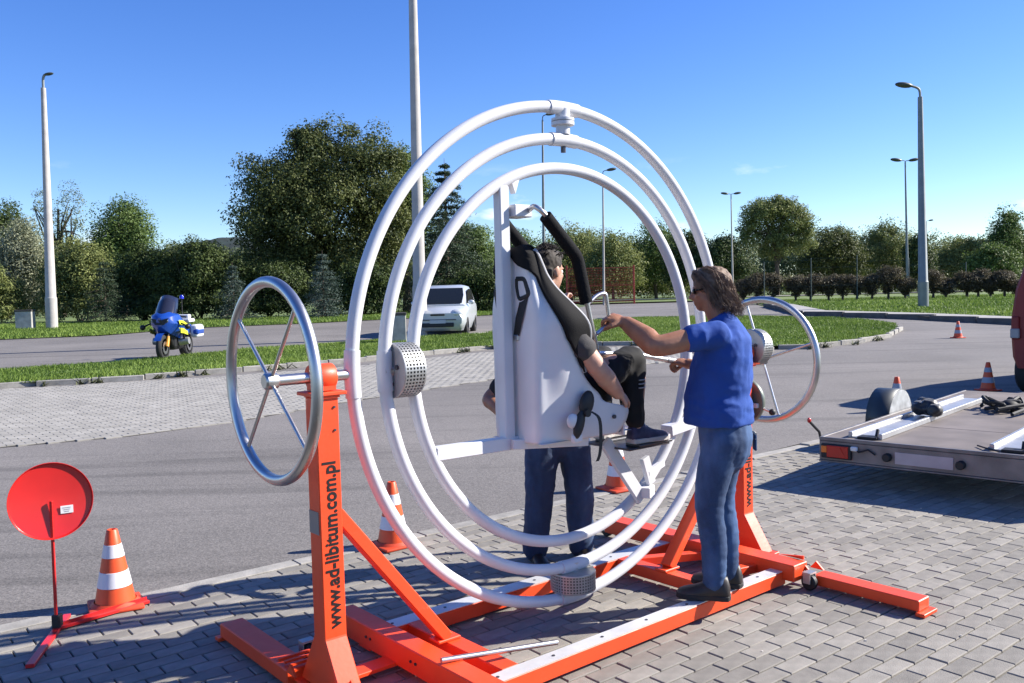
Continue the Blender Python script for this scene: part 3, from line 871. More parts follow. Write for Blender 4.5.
MAT_UPHOL = mat('charcoal_upholstery', (0.008, 0.0075, 0.008), 0.8, bump=0.15, scale=200, spec=.2)
MAT_TEXT = mat('black_lettering', (0.006, 0.006, 0.007), 0.5)
MAT_DARKSTEEL = mat('dark_steel', (0.10, 0.10, 0.11), 0.45, 0.8)
MAT_RETRO = mat('grey_tape', (0.22, 0.20, 0.18), 0.5)

mach = empty('gyroscope_trainer', MO, MROT, 'large white triple-ring human gyroscope machine on an orange steel frame', 'gyroscope')

def text_mesh(name, body, size, material, parent, origin, xdir, ydir, thick=0.0, off=0.0, align='LEFT', xs=1.0):
    cu = bpy.data.curves.new(name, 'FONT'); cu.body = body; cu.size = size; cu.align_x = align; cu.align_y = 'CENTER'
    cu.extrude = 0.0008; cu.offset = off; cu.resolution_u = 3
    t = bpy.data.objects.new(name, cu)
    tmp = bpy.data.scenes.new('tmp'); tmp.collection.objects.link(t)
    tmp.view_layers[0].update(); dg = tmp.view_layers[0].depsgraph
    me = bpy.data.meshes.new_from_object(t.evaluated_get(dg), depsgraph=dg)
    bpy.data.objects.remove(t); bpy.data.scenes.remove(tmp)
    x = Vector(xdir).normalized(); y = Vector(ydir).normalized(); z = x.cross(y)
    mt = Matrix((x * xs, y, z)).transposed().to_4x4(); mt.translation = Vector(origin)
    me.transform(mt); me.materials.clear(); me.materials.append(material)
    o = link(name, me, parent)
    return o

# --- rails along the axle with bright tread strips
for v0, v1, ua, ub in ((0.47, 0.555, -1.12, 1.20), (-0.40, -0.295, -1.12, 1.24)):
    vm = (v0 + v1) / 2
    r_ = MB().bar(M(ua, vm, 0.057), M(ub, vm, 0.057), v1 - v0, 0.078, bev=0.004).build('rail', MAT_ORANGE, mach)
    MB().bar(M(ua + .03, vm, 0.0985), M(ub - .03, vm, 0.0985), v1 - v0 - 0.004, 0.004).build('tread_strip', MAT_ALU, r_)
    for uu in (-.95, -.62, -.3, .02, .34, .66, .98):
        MB().cyl(M(uu, vm, .100), M(uu, vm, .1035), .008, n=8).build('bolt', MAT_DARKSTEEL, r_)
    for uu in (-.7, 0, .7):
        MB().cyl(M(uu, vm, 0.0), M(uu, vm, 0.02), 0.02, n=10).build('foot_pad', MAT_BLACK, r_)
# --- cross beams
def xbeam(u0, u1, va, vb, z0, z1, name='cross_beam', plates=True):
    um = (u0 + u1) / 2
    o = MB().bar(M(um, va, (z0 + z1) / 2), M(um, vb, (z0 + z1) / 2), u1 - u0, z1 - z0, bev=0.005).build(name, MAT_ORANGE, mach)
    return o
lb = xbeam(-1.13, -1.02, -0.62, 0.98, 0.035, 0.15)
lb2 = xbeam(-0.89, -0.79, -0.30, 0.47, 0.025, 0.10)
rb = xbeam(1.17, 1.31, -0.90, 0.63, 0.05, 0.148)
rb2 = xbeam(0.66, 0.75, -0.295, 0.30, 0.03, 0.10)
for v in (-.3, .1, .5):
    for dv in (0, .04):
        MB().cyl(M(-1.136, v + dv, .095), M(-1.128, v + dv, .095), .007, n=8).build('bolt', MAT_DARKSTEEL, lb)
MB().prism([M(1.315, .44, .148), M(1.315, .60, .148), M(1.315, .60, .17)], M(.012, 0, 0)).build('hinge_plate', MAT_ORANGE, rb)
# short diagonal tie on the right far corner
MB().bar(M(.72, -.26, .075), M(1.18, -.02, .075), .06, .05, bev=.003).build('corner_tie', MAT_ORANGE, mach)
MB().bar(M(.74, .25, .075), M(1.18, .35, .075), .06, .05, bev=.003).build('corner_tie', MAT_ORANGE, mach)

# --- posts with flared feet, lettering and bearings
def post(us, side):
    u0, u1 = us
    um = (u0 + u1) / 2
    prof = [(-.045, 1.345), (.055, 1.345), (.055, .29), (.20, .052), (-.19, .052), (-.045, .29)]
    o = MB().prism([M(u0, v, z) for v, z in prof], M(u1 - u0, 0, 0), bev=.004).build('support_post', MAT_ORANGE, mach)
    # base plate and stepped hinge block below
    inner = u1 if side < 0 else u0
    MB().box(M(um, 0.0, .042), (u1 - u0 + .06, .46, .016), bev=.003).build('base_plate', MAT_ORANGE, o)
    a, b = (u1 - .01, -1.03) if side < 0 else (1.20, u0 + .01)
    MB().box(M((a + b) / 2, -.08, .040), (abs(b - a), .10, .02), bev=.003).build('tie_plate', MAT_ORANGE, o)
    text_mesh('lettering', 'www.ad-libitum.com.pl', .089, MAT_TEXT, o, M(um + .0, .0562, .335), (0, 0, 1), (-1, 0, 0), off=.0020, xs=.885)
    return o
pl = post((-1.535, -1.428), -1)
pr_ = post((1.50, 1.605), 1)
# reflective tape on the shaded side of the left post, bolt heads
MB().box(M(-1.5365, .0, .80), (.002, .085, .10)).build('tape', MAT_RETRO, pl)
for v, z in ((.0562, 1.30), (.0562, 1.20)):
    MB().cyl(M(-1.45, v - .002, z), M(-1.45, v + .004, z), .006, n=8).build('bolt', MAT_DARKSTEEL, pl)
def bearing(parent, ua, ub, z, rad):
    um = (ua + ub) / 2
    MB().box(M(um, .0, z - .07), (ub - ua + .06, .15, .016), bev=.003).box(M(um, 0, z - .083), (ub - ua, .13, .012)).build('bearing_plate', MAT_ORANGE, parent)
    b = MB().lathe(M(ua, 0, z), (1, 0, 0), [(0, 0), (rad * .92, 0), (rad, .006), (rad, ub - ua - .006), (rad * .92, ub - ua), (0, ub - ua)], 28)
    b.box(M(um, 0, z - rad * .72), (ub - ua - .01, rad * 1.5, rad * .55))
    b.build('bearing_housing', MAT_ORANGE, parent)
bearing(pl, -1.53, -1.425, AX, .058)
bearing(pr_, 1.545, 1.64, 1.345, .058)
# braces
for a, b in ((M(-1.44, .005, .83), M(-.87, .005, .115)), (M(1.51, .02, .95), M(.72, .06, .115))):
    br = MB().bar(a, b, .075, .055, bev=.004)
    br.box((b.x, b.y, .108), (.13, .085, .014), bev=.003)
    br.build('brace', MAT_ORANGE, mach)
# outriggers
def outrigger(u0, u1, va, vb, z1):
    um = (u0 + u1) / 2
    o = MB().bar(M(um, va, z1 / 2 + .012), M(um, vb, z1 / 2 + .012), u1 - u0, z1 - .022, bev=.005)
    o = o.build('outrigger', MAT_ORANGE, mach)
    s = 1 if vb > va else -1
    MB().box(M(um, vb + s * .012, .012), (u1 - u0 + .03, .05, .02), bev=.003).build('end_foot', MAT_ORANGE, o)
    MB().prism([M(u0 - .004, va + s * .0, z1), M(u0 - .004, va - s * .09, z1), M(u0 - .004, va - s * .05, z1 + .045)], M(.01, 0, 0)).build('hinge_ear', MAT_ORANGE, o)
    MB().prism([M(u1 - .006, va + s * .0, z1), M(u1 - .006, va - s * .09, z1), M(u1 - .006, va - s * .05, z1 + .045)], M(.01, 0, 0)).build('hinge_ear', MAT_ORANGE, o)
    return o
outrigger(-1.60, -1.475, -.20, -.99, .095)
outrigger(-1.60, -1.475, .22, 1.0, .095)
outrigger(1.29, 1.41, .68, 1.30, .082)
for i in range(3):
    MB().box(M(-1.50, -.33 + i * .065, .101 + i * .008), (.16, .012, .012)).build('hinge_rib', MAT_ORANGE, mach)
# castors
def castor(u, v):
    c = MB().box(M(u, v, .105), (.07, .05, .01)).box(M(u - .03, v, .075), (.006, .045, .06)).box(M(u + .03, v, .075), (.006, .045, .06)).build('castor', MAT_GALV, mach)
    MB().lathe(M(u - .018, v, .048), (1, 0, 0), [(.0, 0), (.04, 0), (.047, .006), (.047, .03), (.04, .036), (0, .036)], 20).build('castor_wheel', MAT_BLACK, c)
castor(1.25, .68); castor(-1.38, -.44); castor(1.24, -.94)

# --- axle and hand wheels
MB().cyl(M(-1.735, 0, AX), M(-1.34, 0, AX), .024, n=20).build('axle', MAT_STEEL, mach)
MB().cyl(M(1.30, 0, 1.405), M(1.60, 0, 1.36), .024, n=20).build('axle', MAT_STEEL, mach)
MB().cyl(M(1.60, -.03, 1.30), M(1.885, -.03, 1.28), .022, n=20).build('axle', MAT_STEEL, mach)
def ring_pts(c, rad, axis_u=True, n=120):
    out = []
    for i in range(n):
        t = 2 * math.pi * i / n
        out.append(M(c[0], c[1] + rad * math.cos(t), c[2] + rad * math.sin(t)) if axis_u else M(c[0] + rad * math.cos(t), c[1], c[2] + rad * math.sin(t)))
    return out
def hand_wheel(c, rad, angs):
    w = MB().tube(ring_pts(c, rad, True, 96), .0235, 14, closed=True).build('hand_wheel', MAT_STEEL, mach)
    for a in angs:
        a = R(a); e = M(c[0], c[1] + (rad - .01) * math.cos(a), c[2] + (rad - .01) * math.sin(a))
        s = M(c[0], c[1] + .03 * math.cos(a), c[2] + .03 * math.sin(a))
        MB().cyl(s, e, .0085, n=10).build('spoke', MAT_STEEL, w)
    MB().lathe(M(c[0] - .03, c[1], c[2]), (1, 0, 0), [(0, 0), (.028, 0), (.036, .008), (.036, .05), (.03, .06), (0, .06)], 20).build('hub', MAT_STEEL, w)
    return w
hand_wheel((-1.71, .0, AX), .415, (50, 140, 230, 320))
hand_wheel((1.86, -.035, 1.28), .41, (18, 108, 198, 288))

# --- the three rings
RINGS = (('outer_ring', 1.325), ('middle_ring', 1.157), ('inner_ring', 1.004))
ringo = {}
for nm, rad in RINGS:
    o = MB().tube(ring_pts((0, 0, AX), rad, False, 180), .031, 16, closed=True).build(nm, MAT_WHITE, mach)
    ringo[nm] = o
def arc(rad, a0, a1, n=10):
    return [M(rad * math.cos(R(a0 + (a1 - a0) * i / n)), 0, AX + rad * math.sin(R(a0 + (a1 - a0) * i / n))) for i in range(n + 1)]
for nm, rad, angs in (('outer_ring', 1.325, (180, 0, 90, 270)), ('middle_ring', 1.157, (90, 270, 180, 0)), ('inner_ring', 1.004, (180, 0))):
    for a in angs:
        w = 4.6 if nm != 'inner_ring' else 5.2
        MB().tube(arc(rad, a - w, a + w), .0365, 16).build('sleeve', MAT_WHITE, ringo[nm])
# pivots: flange joint on top, perforated drums elsewhere
def flange(o, axis, prof, parent, name='pivot_flange', material=None):
    return MB().lathe(o, axis, prof, 24).build(name, material or MAT_WHITE, parent)
flange(M(0, 0, AX + 1.185), (0, 0, 1), [(0, 0), (.038, 0), (.038, .045), (.062, .048), (.062, .066), (.05, .068), (.062, .072), (.062, .085), (.04, .09), (.04, .135), (0, .135)], ringo['outer_ring'])
MB().cyl(M(0, 0, AX + 1.09), M(0, 0, AX + 1.125), .014, n=8).build('pivot_bolt', MAT_DARKSTEEL, ringo['middle_ring'])
flange(M(1.03, 0, AX), (1, 0, 0), [(0, 0), (.04, 0), (.04, .04), (.06, .043), (.06, .07), (.04, .073), (.04, .10), (0, .10)], ringo['middle_ring'])
def drum(c, axis, length, rad, label, nh=46, rows=6):
    """perforated brake drum, axis = unit vector in machine space"""
    c = Vector(c); x = Vector(axis).normalized(); a = x.orthogonal().normalized(); b = x.cross(a)
    P = lambda t, r, d: c + x * d + (a * math.cos(t) + b * math.sin(t)) * r
    root = MB().lathe(c - x * length / 2, x, [(0, .006), (rad * .93, .006), (rad * .93, length - .006), (0, length - .006)], 36).build('pivot_drum', MAT_DARKSTEEL, mach)
    mb = MB(); hw = .30
    for i in range(nh):
        for j in range(rows):
            t0, t1 = 2 * math.pi * i / nh, 2 * math.pi * (i + 1) / nh
            d0 = -length / 2 + length * j / rows; d1 = d0 + length / rows
            ti0, ti1 = t0 + (t1 - t0) * hw * .72, t1 - (t1 - t0) * hw * .72
            e0, e1 = d0 + (d1 - d0) * hw * .72, d1 - (d1 - d0) * hw * .72
            o_ = [P(t0, rad, d0), P(t1, rad, d0), P(t1, rad, d1), P(t0, rad, d1)]
            q = [P(ti0, rad, e0), P(ti1, rad, e0), P(ti1, rad, e1), P(ti0, rad, e1)]
            k = [P(ti0, rad - .004, e0), P(ti1, rad - .004, e0), P(ti1, rad - .004, e1), P(ti0, rad - .004, e1)]
            mb.add(o_ + q + k, [(0, 1, 5, 4), (1, 2, 6, 5), (2, 3, 7, 6), (3, 0, 4, 7), (4, 5, 9, 8), (5, 6, 10, 9), (6, 7, 11, 10), (7, 4, 8, 11)])
    mb.build('perforated_cover', MAT_GALV, root, fix=False)
    for s in (-1, 1):
        MB().lathe(c + x * (s * length / 2), x * s, [(.0, .004), (rad * .99, .004), (rad * 1.0, .001), (rad * 1.0, -.006)], 40).build('end_plate', MAT_GALV, root)
    MB().cyl(c - x * (length / 2 + .05), c - x * length / 2, .035, n=18).cyl(c + x * length / 2, c + x * (length / 2 + .05), .035, n=18).build('hub', MAT_STEEL, root)
    for k_ in range(4):
        t = math.pi / 2 * k_ + .5
        MB().cyl(P(t, rad * .5, -length / 2 - .014), P(t, rad * .5, -length / 2), .012, n=6).build('bolt', MAT_DARKSTEEL, root)
    return root
drum(M(-1.068, 0, AX), (1, 0, 0), .108, .128, 'left')
drum(M(.0, 0, AX - 1.235), (0, 0, 1), .096, .125, 'bottom')
drum(M(1.70, .0, 1.375), (1, 0, 0), .10, .122, 'right')
# sprocket guard disc and locking lever by the right post
MB().lathe(M(1.635, -.035, 1.02), (1, 0, 0), [(0, 0), (.145, 0), (.15, .006), (.15, .03), (.145, .036), (0, .036)], 40).build('guard_disc', mat('grey_green_disc', (0.16, 0.18, 0.15), 0.4, 0.3), mach)
lv = MB().tube([M(1.65, .0, .975), M(1.65, .08, .985), M(1.66, .16, .96)], .009, 8).build('locking_lever', MAT_STEEL, mach)
MB().ball(M(1.66, .17, .957), .022, 8).build('lever_knob', MAT_BLACK, lv)
MB().box(M(1.64, .05, .995), (.05, .07, .03), bev=.003).build('lever_block', MAT_WHITE, lv)

# --- seat carrier inside the inner ring
sc = MB().bar(M(-.440, .0, .985), M(-.440, .0, 2.315), .058, .062, up=(1, 0, 0), bev=.005).build('seat_post', MAT_WHITE, mach)
MB().prism([M(-.38, -.02, 2.33), M(-.33, -.02, 2.36), M(-.36, -.02, 2.28)], M(0, .04, 0)).build('gusset', MAT_WHITE, sc)
MB().bar(M(-.40, 0, 2.19), M(-.285, 0, 2.19), .12, .062, bev=.004).build('top_bracket', MAT_WHITE, sc)
cb = MB().bar(M(-.90, 0, 1.012), M(.30, 0, .995), .06, .066, bev=.004).build('cross_bar', MAT_WHITE, mach)
MB().bar(M(-.445, .04, 1.005), M(-.03, .16, .985), .05, .05, bev=.003).build('stay', MAT_WHITE, cb)
# foot rest carrier on the right lower part of the inner ring
fr = MB().bar(M(.22, .05, .935), M(.515, .05, .56), .075, .03, up=(0, 1, 0), bev=.004).build('foot_rest', MAT_WHITE, mach)
MB().bar(M(.545, .05, .80), M(.60, .05, .64), .06, .03, up=(0, 1, 0), bev=.003).build('bracket', MAT_WHITE, fr)
MB().bar(M(.565, .05, .70), M(.74, .02, .735), .035, .035, bev=.003).build('bracket', MAT_WHITE, fr)
MB().bar(M(.50, .07, .60), M(.60, .02, .60), .09, .06, bev=.003).build('bracket', MAT_WHITE, fr)
MB().bar(M(.36, .13, .905), M(.64, .13, .905), .11, .014, bev=.003).build('foot_plate', MAT_DARKSTEEL, fr)
MB().bar(M(.36, -.11, .905), M(.64, -.11, .905), .11, .014, bev=.003).build('foot_plate', MAT_DARKSTEEL, fr)
MB().bar(M(.28, .0, .892), M(.62, .0, .892), .36, .012, bev=.003).build('foot_plate_carrier', MAT_DARKSTEEL, fr)
MB().bar(M(.78, .02, .925), M(1.0, .02, .95), .09, .062, bev=.004).build('end_bracket', MAT_WHITE, ringo['inner_ring'])

# --- bucket seat
ZS = [2.005, 1.975, 1.91, 1.85, 1.78, 1.70, 1.62, 1.54, 1.46, 1.38, 1.30, 1.24, 1.19, 1.145, 1.075, 1.01]
DS = [.02, .045, .07, .09, .13, .19, .25, .275, .255, .25, .30, .37, .42, .585, .58, .53]
WS = [.08, .115, .13, .145, .175, .225, .26, .255, .24, .232, .228, .226, .226, .226, .222, .205]
BS = [.065, .10, .115, .125, .135, .15, .155, .155, .15, .15, .15, .15, .15, .15, .148, .14]
UB = -.378
def seat_pt(k, s, push=0.0):
    """k: fractional level, s in [-1, 1] around the section"""
    i = min(int(k), len(ZS) - 2); f = k - i
    def L(A):
        a0, a1, a2, a3 = A[max(i - 1, 0)], A[i], A[i + 1], A[min(i + 2, len(A) - 1)]
        return .5 * (2 * a1 + (a2 - a0) * f + (2 * a0 - 5 * a1 + 4 * a2 - a3) * f * f + (3 * a1 - a0 - 3 * a2 + a3) * f ** 3)
    z, d, w, b = L(ZS), L(DS), L(WS), L(BS)
    sg = 1 if s >= 0 else -1; a = abs(s)
    P = [(UB, 0), (UB, b), (UB + .045 + .05 * d, b + (w - b) * .45), (UB + .5 * d + .02, w * .985), (UB + d, w)]
    if z > 1.95: P = [(UB + (z - 1.95) * .3, 0)] + P[1:]
    q = a * 4; j = min(int(q), 3); t = q - j
    p0, p1, p2, p3 = P[max(j - 1, 0)], P[j], P[j + 1], P[min(j + 2, 4)]
    cr = lambda c: .5 * (2 * p1[c] + (p2[c] - p0[c]) * t + (2 * p0[c] - 5 * p1[c] + 4 * p2[c] - p3[c]) * t * t + (3 * p1[c] - p0[c] - 3 * p2[c] + p3[c]) * t ** 3)
    u, v = cr(0), cr(1)
    if push:
        nn = Vector((-(1 - min(1, a * 1.6)), sg * min(1, a * 1.6), 0)).normalized()
        u += nn.x * push; v = v + abs(nn.y) * push
    return M(u, sg * v, z)
# limit between white shell and charcoal border, per level
LIM = [0.0, 0.0, .15, .42, .52, .59, .64, .70, .84, .97, 1, 1, 1, 1, 1, 1]
def lim(k):
    i = min(int(k), len(LIM) - 2); f = k - i
    return LIM[i] * (1 - f) + LIM[i + 1] * f
seat = empty_part = None
levels = [j * .25 for j in range(0, (len(ZS) - 1) * 4 + 1)]
mb = MB()
rows_o = [[seat_pt(k, -1 + i / 20.0, 0.0) for i in range(41)] for k in levels if k >= 2]
rows_i = [[seat_pt(k, -1 + i / 20.0, -.022) for i in range(41)] for k in levels if k >= 2]
shell_rows_o, shell_rows_i = [], []
for k in levels:
    L_ = lim(k)
    if L_ <= .02: continue
    shell_rows_o.append([seat_pt(k, L_ * (-1 + i / 20.0), 0.0) for i in range(41)])
mb.grid(shell_rows_o)
seat = mb.build('seat', MAT_WHITE, mach)
md = seat.modifiers.new('shell', 'SOLIDIFY'); md.thickness = .018; md.offset = 0
# charcoal border: everything outside the limit, a little proud
for sg in (-1, 1):
    mb = MB(); rows = []
    for k in levels:
        L_ = lim(k)
        if L_ >= .985: continue
        rows.append([seat_pt(k, sg * (L_ + (1 - L_) * i / 14.0), .010) for i in range(15)])
    mb.grid(rows)
    o = mb.build('upholstery', MAT_UPHOL, seat)
    md = o.modifiers.new('pad', 'SOLIDIFY'); md.thickness = .03; md.offset = 0
    # piping along the edge
    MB().tube([seat_pt(k, sg * 1.0, .006) + M(.006, 0, 0) for k in levels if lim(k) < .985 and k > .5], .017, 8).build('piping', mat('pale_piping', (.30, .30, .31), .5), seat)
# underside and inner cushions
MB().grid([[M(UB + (.28 - UB + .36 * 0) * t, s * .20, 1.01 + .0 * t) for t in (0, .25, .5, .75, 1)] for s in (-1, -.5, 0, .5, 1)]).build('seat_base', MAT_WHITE, seat)
MB().box(M(-.10, 0, 1.09), (.52, .36, .14), bev=.03, seg=3).build('cushion', MAT_UPHOL, seat)
MB().box(M(-.325, 0, 1.52), (.06, .29, .78), bev=.02, seg=3).build('back_cushion', MAT_UPHOL, seat)
MB().box(M(.20, .0, 1.06), (.012, .44, .14), bev=.004).build('front_lip', MAT_WHITE, seat)
MB().cyl(M(.10, .236, 1.105), M(.10, .246, 1.105), .011, n=12).build('bolt', MAT_DARKSTEEL, seat)
# harness slots on the back with belts
for sg in (1, -1):
    sl = round_path([M(UB - .004, sg * .045, 1.845), M(UB - .004, sg * .105, 1.845), M(UB - .004, sg * .135, 1.76), M(UB - .004, sg * .06, 1.74), M(UB - .004, sg * .045, 1.80), M(UB - .004, sg * .045, 1.845)], .02, 4)
    MB().tube(sl, .015, 8).build('harness_slot', MAT_BLACK, seat)
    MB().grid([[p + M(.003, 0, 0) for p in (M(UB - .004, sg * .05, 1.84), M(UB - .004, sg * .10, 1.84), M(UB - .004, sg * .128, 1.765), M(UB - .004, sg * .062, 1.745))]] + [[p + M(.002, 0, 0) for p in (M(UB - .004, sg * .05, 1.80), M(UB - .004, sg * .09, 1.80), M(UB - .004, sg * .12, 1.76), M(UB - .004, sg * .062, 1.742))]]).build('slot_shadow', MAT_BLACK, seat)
    MB().grid([[M(UB - .012, sg * .140, 1.765), M(UB - .010, sg * .068, 1.745)], [M(UB - .022, sg * .105, 1.66), M(UB - .020, sg * .04, 1.65)], [M(UB - .018, sg * .062, 1.555), M(UB - .016, sg * .012, 1.55)]]).build('harness_belt', MAT_BLACK, seat)
    MB().box(M(UB - .012, sg * .035, 1.545), (.02, .04, .03), bev=.004).build('belt_anchor', MAT_STEEL, seat)
MB().prism([M(UB - .004, .075, 1.515), M(UB - .004, .105, 1.515), M(UB - .004, .09, 1.545)], M(.002, 0, 0)).build('warning_mark', mat('warning_mark', (.6, .55, .45), .5), seat)
# levers and strap on the hip side
MB().ball(M(-.13, .268, 1.20), .055, 10, (.85, .45, 1.25), Matrix.Rotation(.35, 3, 'Y')).build('hip_lever', MAT_BLACK, seat)
MB().ball(M(-.19, .272, 1.10), .05, 10, (.62, .42, 1.55), Matrix.Rotation(.35, 3, 'Y')).build('hip_lever', MAT_BLACK, seat)
MB().ball(M(-.225, .262, 1.12), .042, 10, (.95, .4, .9)).box(M(-.20, .262, 1.03), (.07, .03, .05), bev=.01).build('lever_mount', MAT_WHITE, seat)
MB().cyl(M(-.15, .262, 1.155), M(-.15, .30, 1.155), .02, n=12).build('lever_knob', MAT_BLACK, seat)
st = smooth_path([M(-.12, .285, 1.16), M(-.075, .30, 1.12), M(-.065, .30, 1.02), M(-.075, .30, .94), M(-.09, .295, .90)], 5)
MB().grid([[p + M(-.011, 0, 0), p + M(.011, .002, 0)] for p in st]).build('loose_strap', MAT_BLACK, seat)
# --- over-shoulder restraint with foam pads, handles and lever bar
rs = None
for sg in (1, -1):
    v = .17 * sg
    full = round_path([M(-.30, .05 * sg, 2.195), M(-.335, .13 * sg, 2.21), M(-.31, v, 2.175), M(-.08, v, 1.95), M(-.015, v, 1.71), M(.055, v, 1.445), M(.075, v * .7, 1.43), M(.08, 0, 1.43)], .05, 6)
    o = MB().tube(full, .0135, 12).build('restraint_bar', MAT_STEEL, mach)
    pad = round_path([M(-.295, v, 2.155), M(-.08, v, 1.95), M(-.02, v, 1.715)], .03, 6)
    MB().tube(pad, .034, 16).build('foam_pad', MAT_FOAM, o)
    h = round_path([M(-.01, v, 1.705), M(.06, v, 1.752), M(.118, v * 1.05, 1.765), M(.143, v * 1.05, 1.60), M(.05, v, 1.545), M(.03, v, 1.55)], .03, 5)
    MB().tube(h, .011, 10).build('handle', MAT_STEEL, o)
lev = MB().tube([M(.075, .09, 1.437), M(.42, .10, 1.412), M(.70, .10, 1.362)], .0155, 12).build('lever_bar', MAT_STEEL, mach)
MB().tube([M(.70, .10, 1.362), M(.88, .10, 1.33)], .0185, 12).build('grip', mat('grip_grey', (.3, .3, .31), .4, .6), lev)
# loose steel rod lying across the frame
rod = MB().cyl(MW(-1.12, .33, .168), MW(-.53, .44, .118), .0125, n=14).build('steel_rod', MAT_STEEL, None)
tag(rod, 'loose polished steel rod lying across the orange beams', 'rod')
# ------------------------------------------------------------------ lamp posts, fence
MAT_CONC = mat('lamp_concrete', (0.40, 0.375, 0.35), 0.85, var=0.12, scale=2.5, detail=6, bump=0.15, bscale=30)
MAT_LAMPGREY = mat('lamp_steel_grey', (0.20, 0.22, 0.22), 0.5, 0.4, var=0.1, scale=3)
MAT_HEAD = mat('lamp_head_dark', (0.05, 0.06, 0.05), 0.5)
MAT_GLASS_L = mat('lamp_glass', (0.5, 0.52, 0.5), 0.2)
def lamp_post(px_t, py_t, px_b, py_b, Y, r0, r1, material, label, arms, sleeve=True, base=None):
    b = Vector((0, 0, 0)); pb = at(px_b, py_b, Y); z0 = gz(Y)
    pt = at(px_t, py_t, Y)
    root = empty('lamp_post', (pb.x, Y, z0), 0, label, 'lamp post')
    top = Vector((pt.x - pb.x, 0, pt.z - z0))
    p = MB()
    if sleeve:
        p.tube([b + Vector((0, 0, -.3)), top * .13], r0 * 1.12, 20)
        p.tube([top * .13, top * .135, top], [r0 * 1.12, r0, r1], 20)
    else:
        p.tube([b + Vector((0, 0, -.3)), top], [r0, r1], 12)
    p.build('post', material, root)
    for dx, dz, hl in arms:
        a = MB().tube(smooth_path([top, top + Vector((dx * .15, 0, dz * .7)), top + Vector((dx, 0, dz))], 6), r1 * .55, 8).build('arm', MAT_LAMPGREY, root)
        s = 1 if dx > 0 else -1
        c = top + Vector((dx + s * hl * .45, 0, dz + hl * .06))
        rot = Matrix.Rotation(-.14 * s, 3, 'Y')
        h = MB().ball(c, hl * .55, 8, (1, .5, .30), rot).build('lamp_head', MAT_HEAD, root)
        MB().ball(c + Vector((0, 0, -.03 * hl / .8)), hl * .40, 8, (1, .36, .12), rot).build('lamp_glass', MAT_GLASS_L, h)
    return root
lamp_post(43.3, 88, 52, 329, 41.77, .235, .11, MAT_CONC, 'pinkish concrete lamp post on the grass at far left', [(.10, .62, .42)])
lamp_post(411.5, -60, 420.5, 338, 28.6, .205, .12, MAT_CONC, 'tall grey lamp post rising behind the rings and out of the picture top', [(-.4, .7, .7)])
lamp_post(920.2, 97, 923.5, 309, 39.1, .20, .105, MAT_LAMPGREY, 'thick grey lamp post on the grass at right with one bent head', [(-.40, .50, .72)])
lamp_post(905.2, 162, 908, 306, 62, .11, .05, MAT_LAMPGREY, 'slim double-headed lamp post left of the thick right-hand one', [(-.3, .12, .75), (.3, .1, .7)], False)
lamp_post(731, 195, 733, 296, 84, .10, .05, MAT_CONC, 'slim pale double-headed lamp post left of the tall spreading tree', [(-.3, .12, .7), (.3, .12, .7)], False)
lamp_post(542.5, 120, 544.5, 312, 66, .15, .07, MAT_LAMPGREY, 'slim dark lamp post seen through the rings above the seated passenger', [(.3, .4, .7)], False)
lamp_post(602.8, 174, 604, 306, 70, .10, .06, MAT_CONC, 'slim lamp post in front of the red fence, seen through the rings', [(.35, .3, .75)], False)
lamp_post(892, 230, 893, 296, 110, .07, .05, MAT_CONC, 'thin distant lamp post left of the slim double-headed one', [(.3, .2, .6)], False)
lamp_post(953.5, 247, 955, 292, 118, .07, .05, MAT_CONC, 'thin distant lamp post among the olive trees at right', [(-.3, .2, .6)], False)
lamp_post(926.5, 222, 928, 296, 125, .07, .05, MAT_CONC, 'thin distant double-headed lamp post just behind the thick right-hand post', [(-.35, .2, .7), (.35, .2, .7)], False)
lamp_post(1003.5, 210, 1005, 290, 115, .08, .05, MAT_CONC, 'thin distant lamp post at the right edge', [(-.3, .2, .6)], False)
# wire fence posts along the hedge
MAT_FPOST = mat('fence_post_green', (0.06, 0.08, 0.07), 0.6)
fpost = [(764, 262), (811, 258), (857, 255), (909, 258), (966, 262)]
fence = empty('wire_fence', (at(857, 300, 53).x, 53, gz(53) + .1), 0, 'thin wire fence on dark posts in front of the hedge', 'fence')
base_x = fence.location.x
prev = None
for px, py in fpost:
    t = at(px, py, 53); z0 = gz(53) + .1
    MB().cyl((t.x - base_x, 0, -.2), (t.x - base_x, 0, t.z - z0), .035, n=8).build('fence_post', MAT_FPOST, fence)
    if prev is not None:
        for k in range(5):
            zz = (t.z - z0) * (.15 + .2 * k)
            MB().cyl((prev, 0, zz), (t.x - base_x, 0, zz), .006, n=4, cap=False).build('wire', MAT_FPOST, fence)
    prev = t.x - base_x
# red fence field seen through the rings
MAT_RED = mat('red_fence_paint', (0.42, 0.045, 0.03), 0.5)
Yf = 74
xl, xr = at(567, 290, Yf).x, at(634, 290, Yf).x
rf = empty('red_fence', ((xl + xr) / 2, Yf, gz(Yf)), 0, 'red mesh fence with posts behind the passenger', 'fence')
zt = at(600, 266, Yf).z - gz(Yf); hw_ = (xr - xl) / 2
for k, fx in enumerate((-1, .12, 1)):
    MB().box((fx * hw_, 0, zt / 2 - .1), (.14 if k != 1 else .1, .1, zt + .4 if k == 0 else zt + .2), bev=.01).build('fence_post', MAT_RED, rf)
for z in (.25, zt * .5, zt * .95):
    MB().box((0, 0, z), (2 * hw_ - .16, .05, .05)).build('fence_rail', MAT_RED, rf)
mb = MB()
for i in range(1, 46):
    x = -hw_ + 2 * hw_ * i / 46
    mb.box((x, .03, zt * .48), (.018, .012, zt * .92))
for j in range(1, 14):
    mb.box((0, .045, zt * .95 * j / 14), (2 * hw_, .012, .018))
mb.build('wire_mesh', MAT_RED, rf, fix=False)
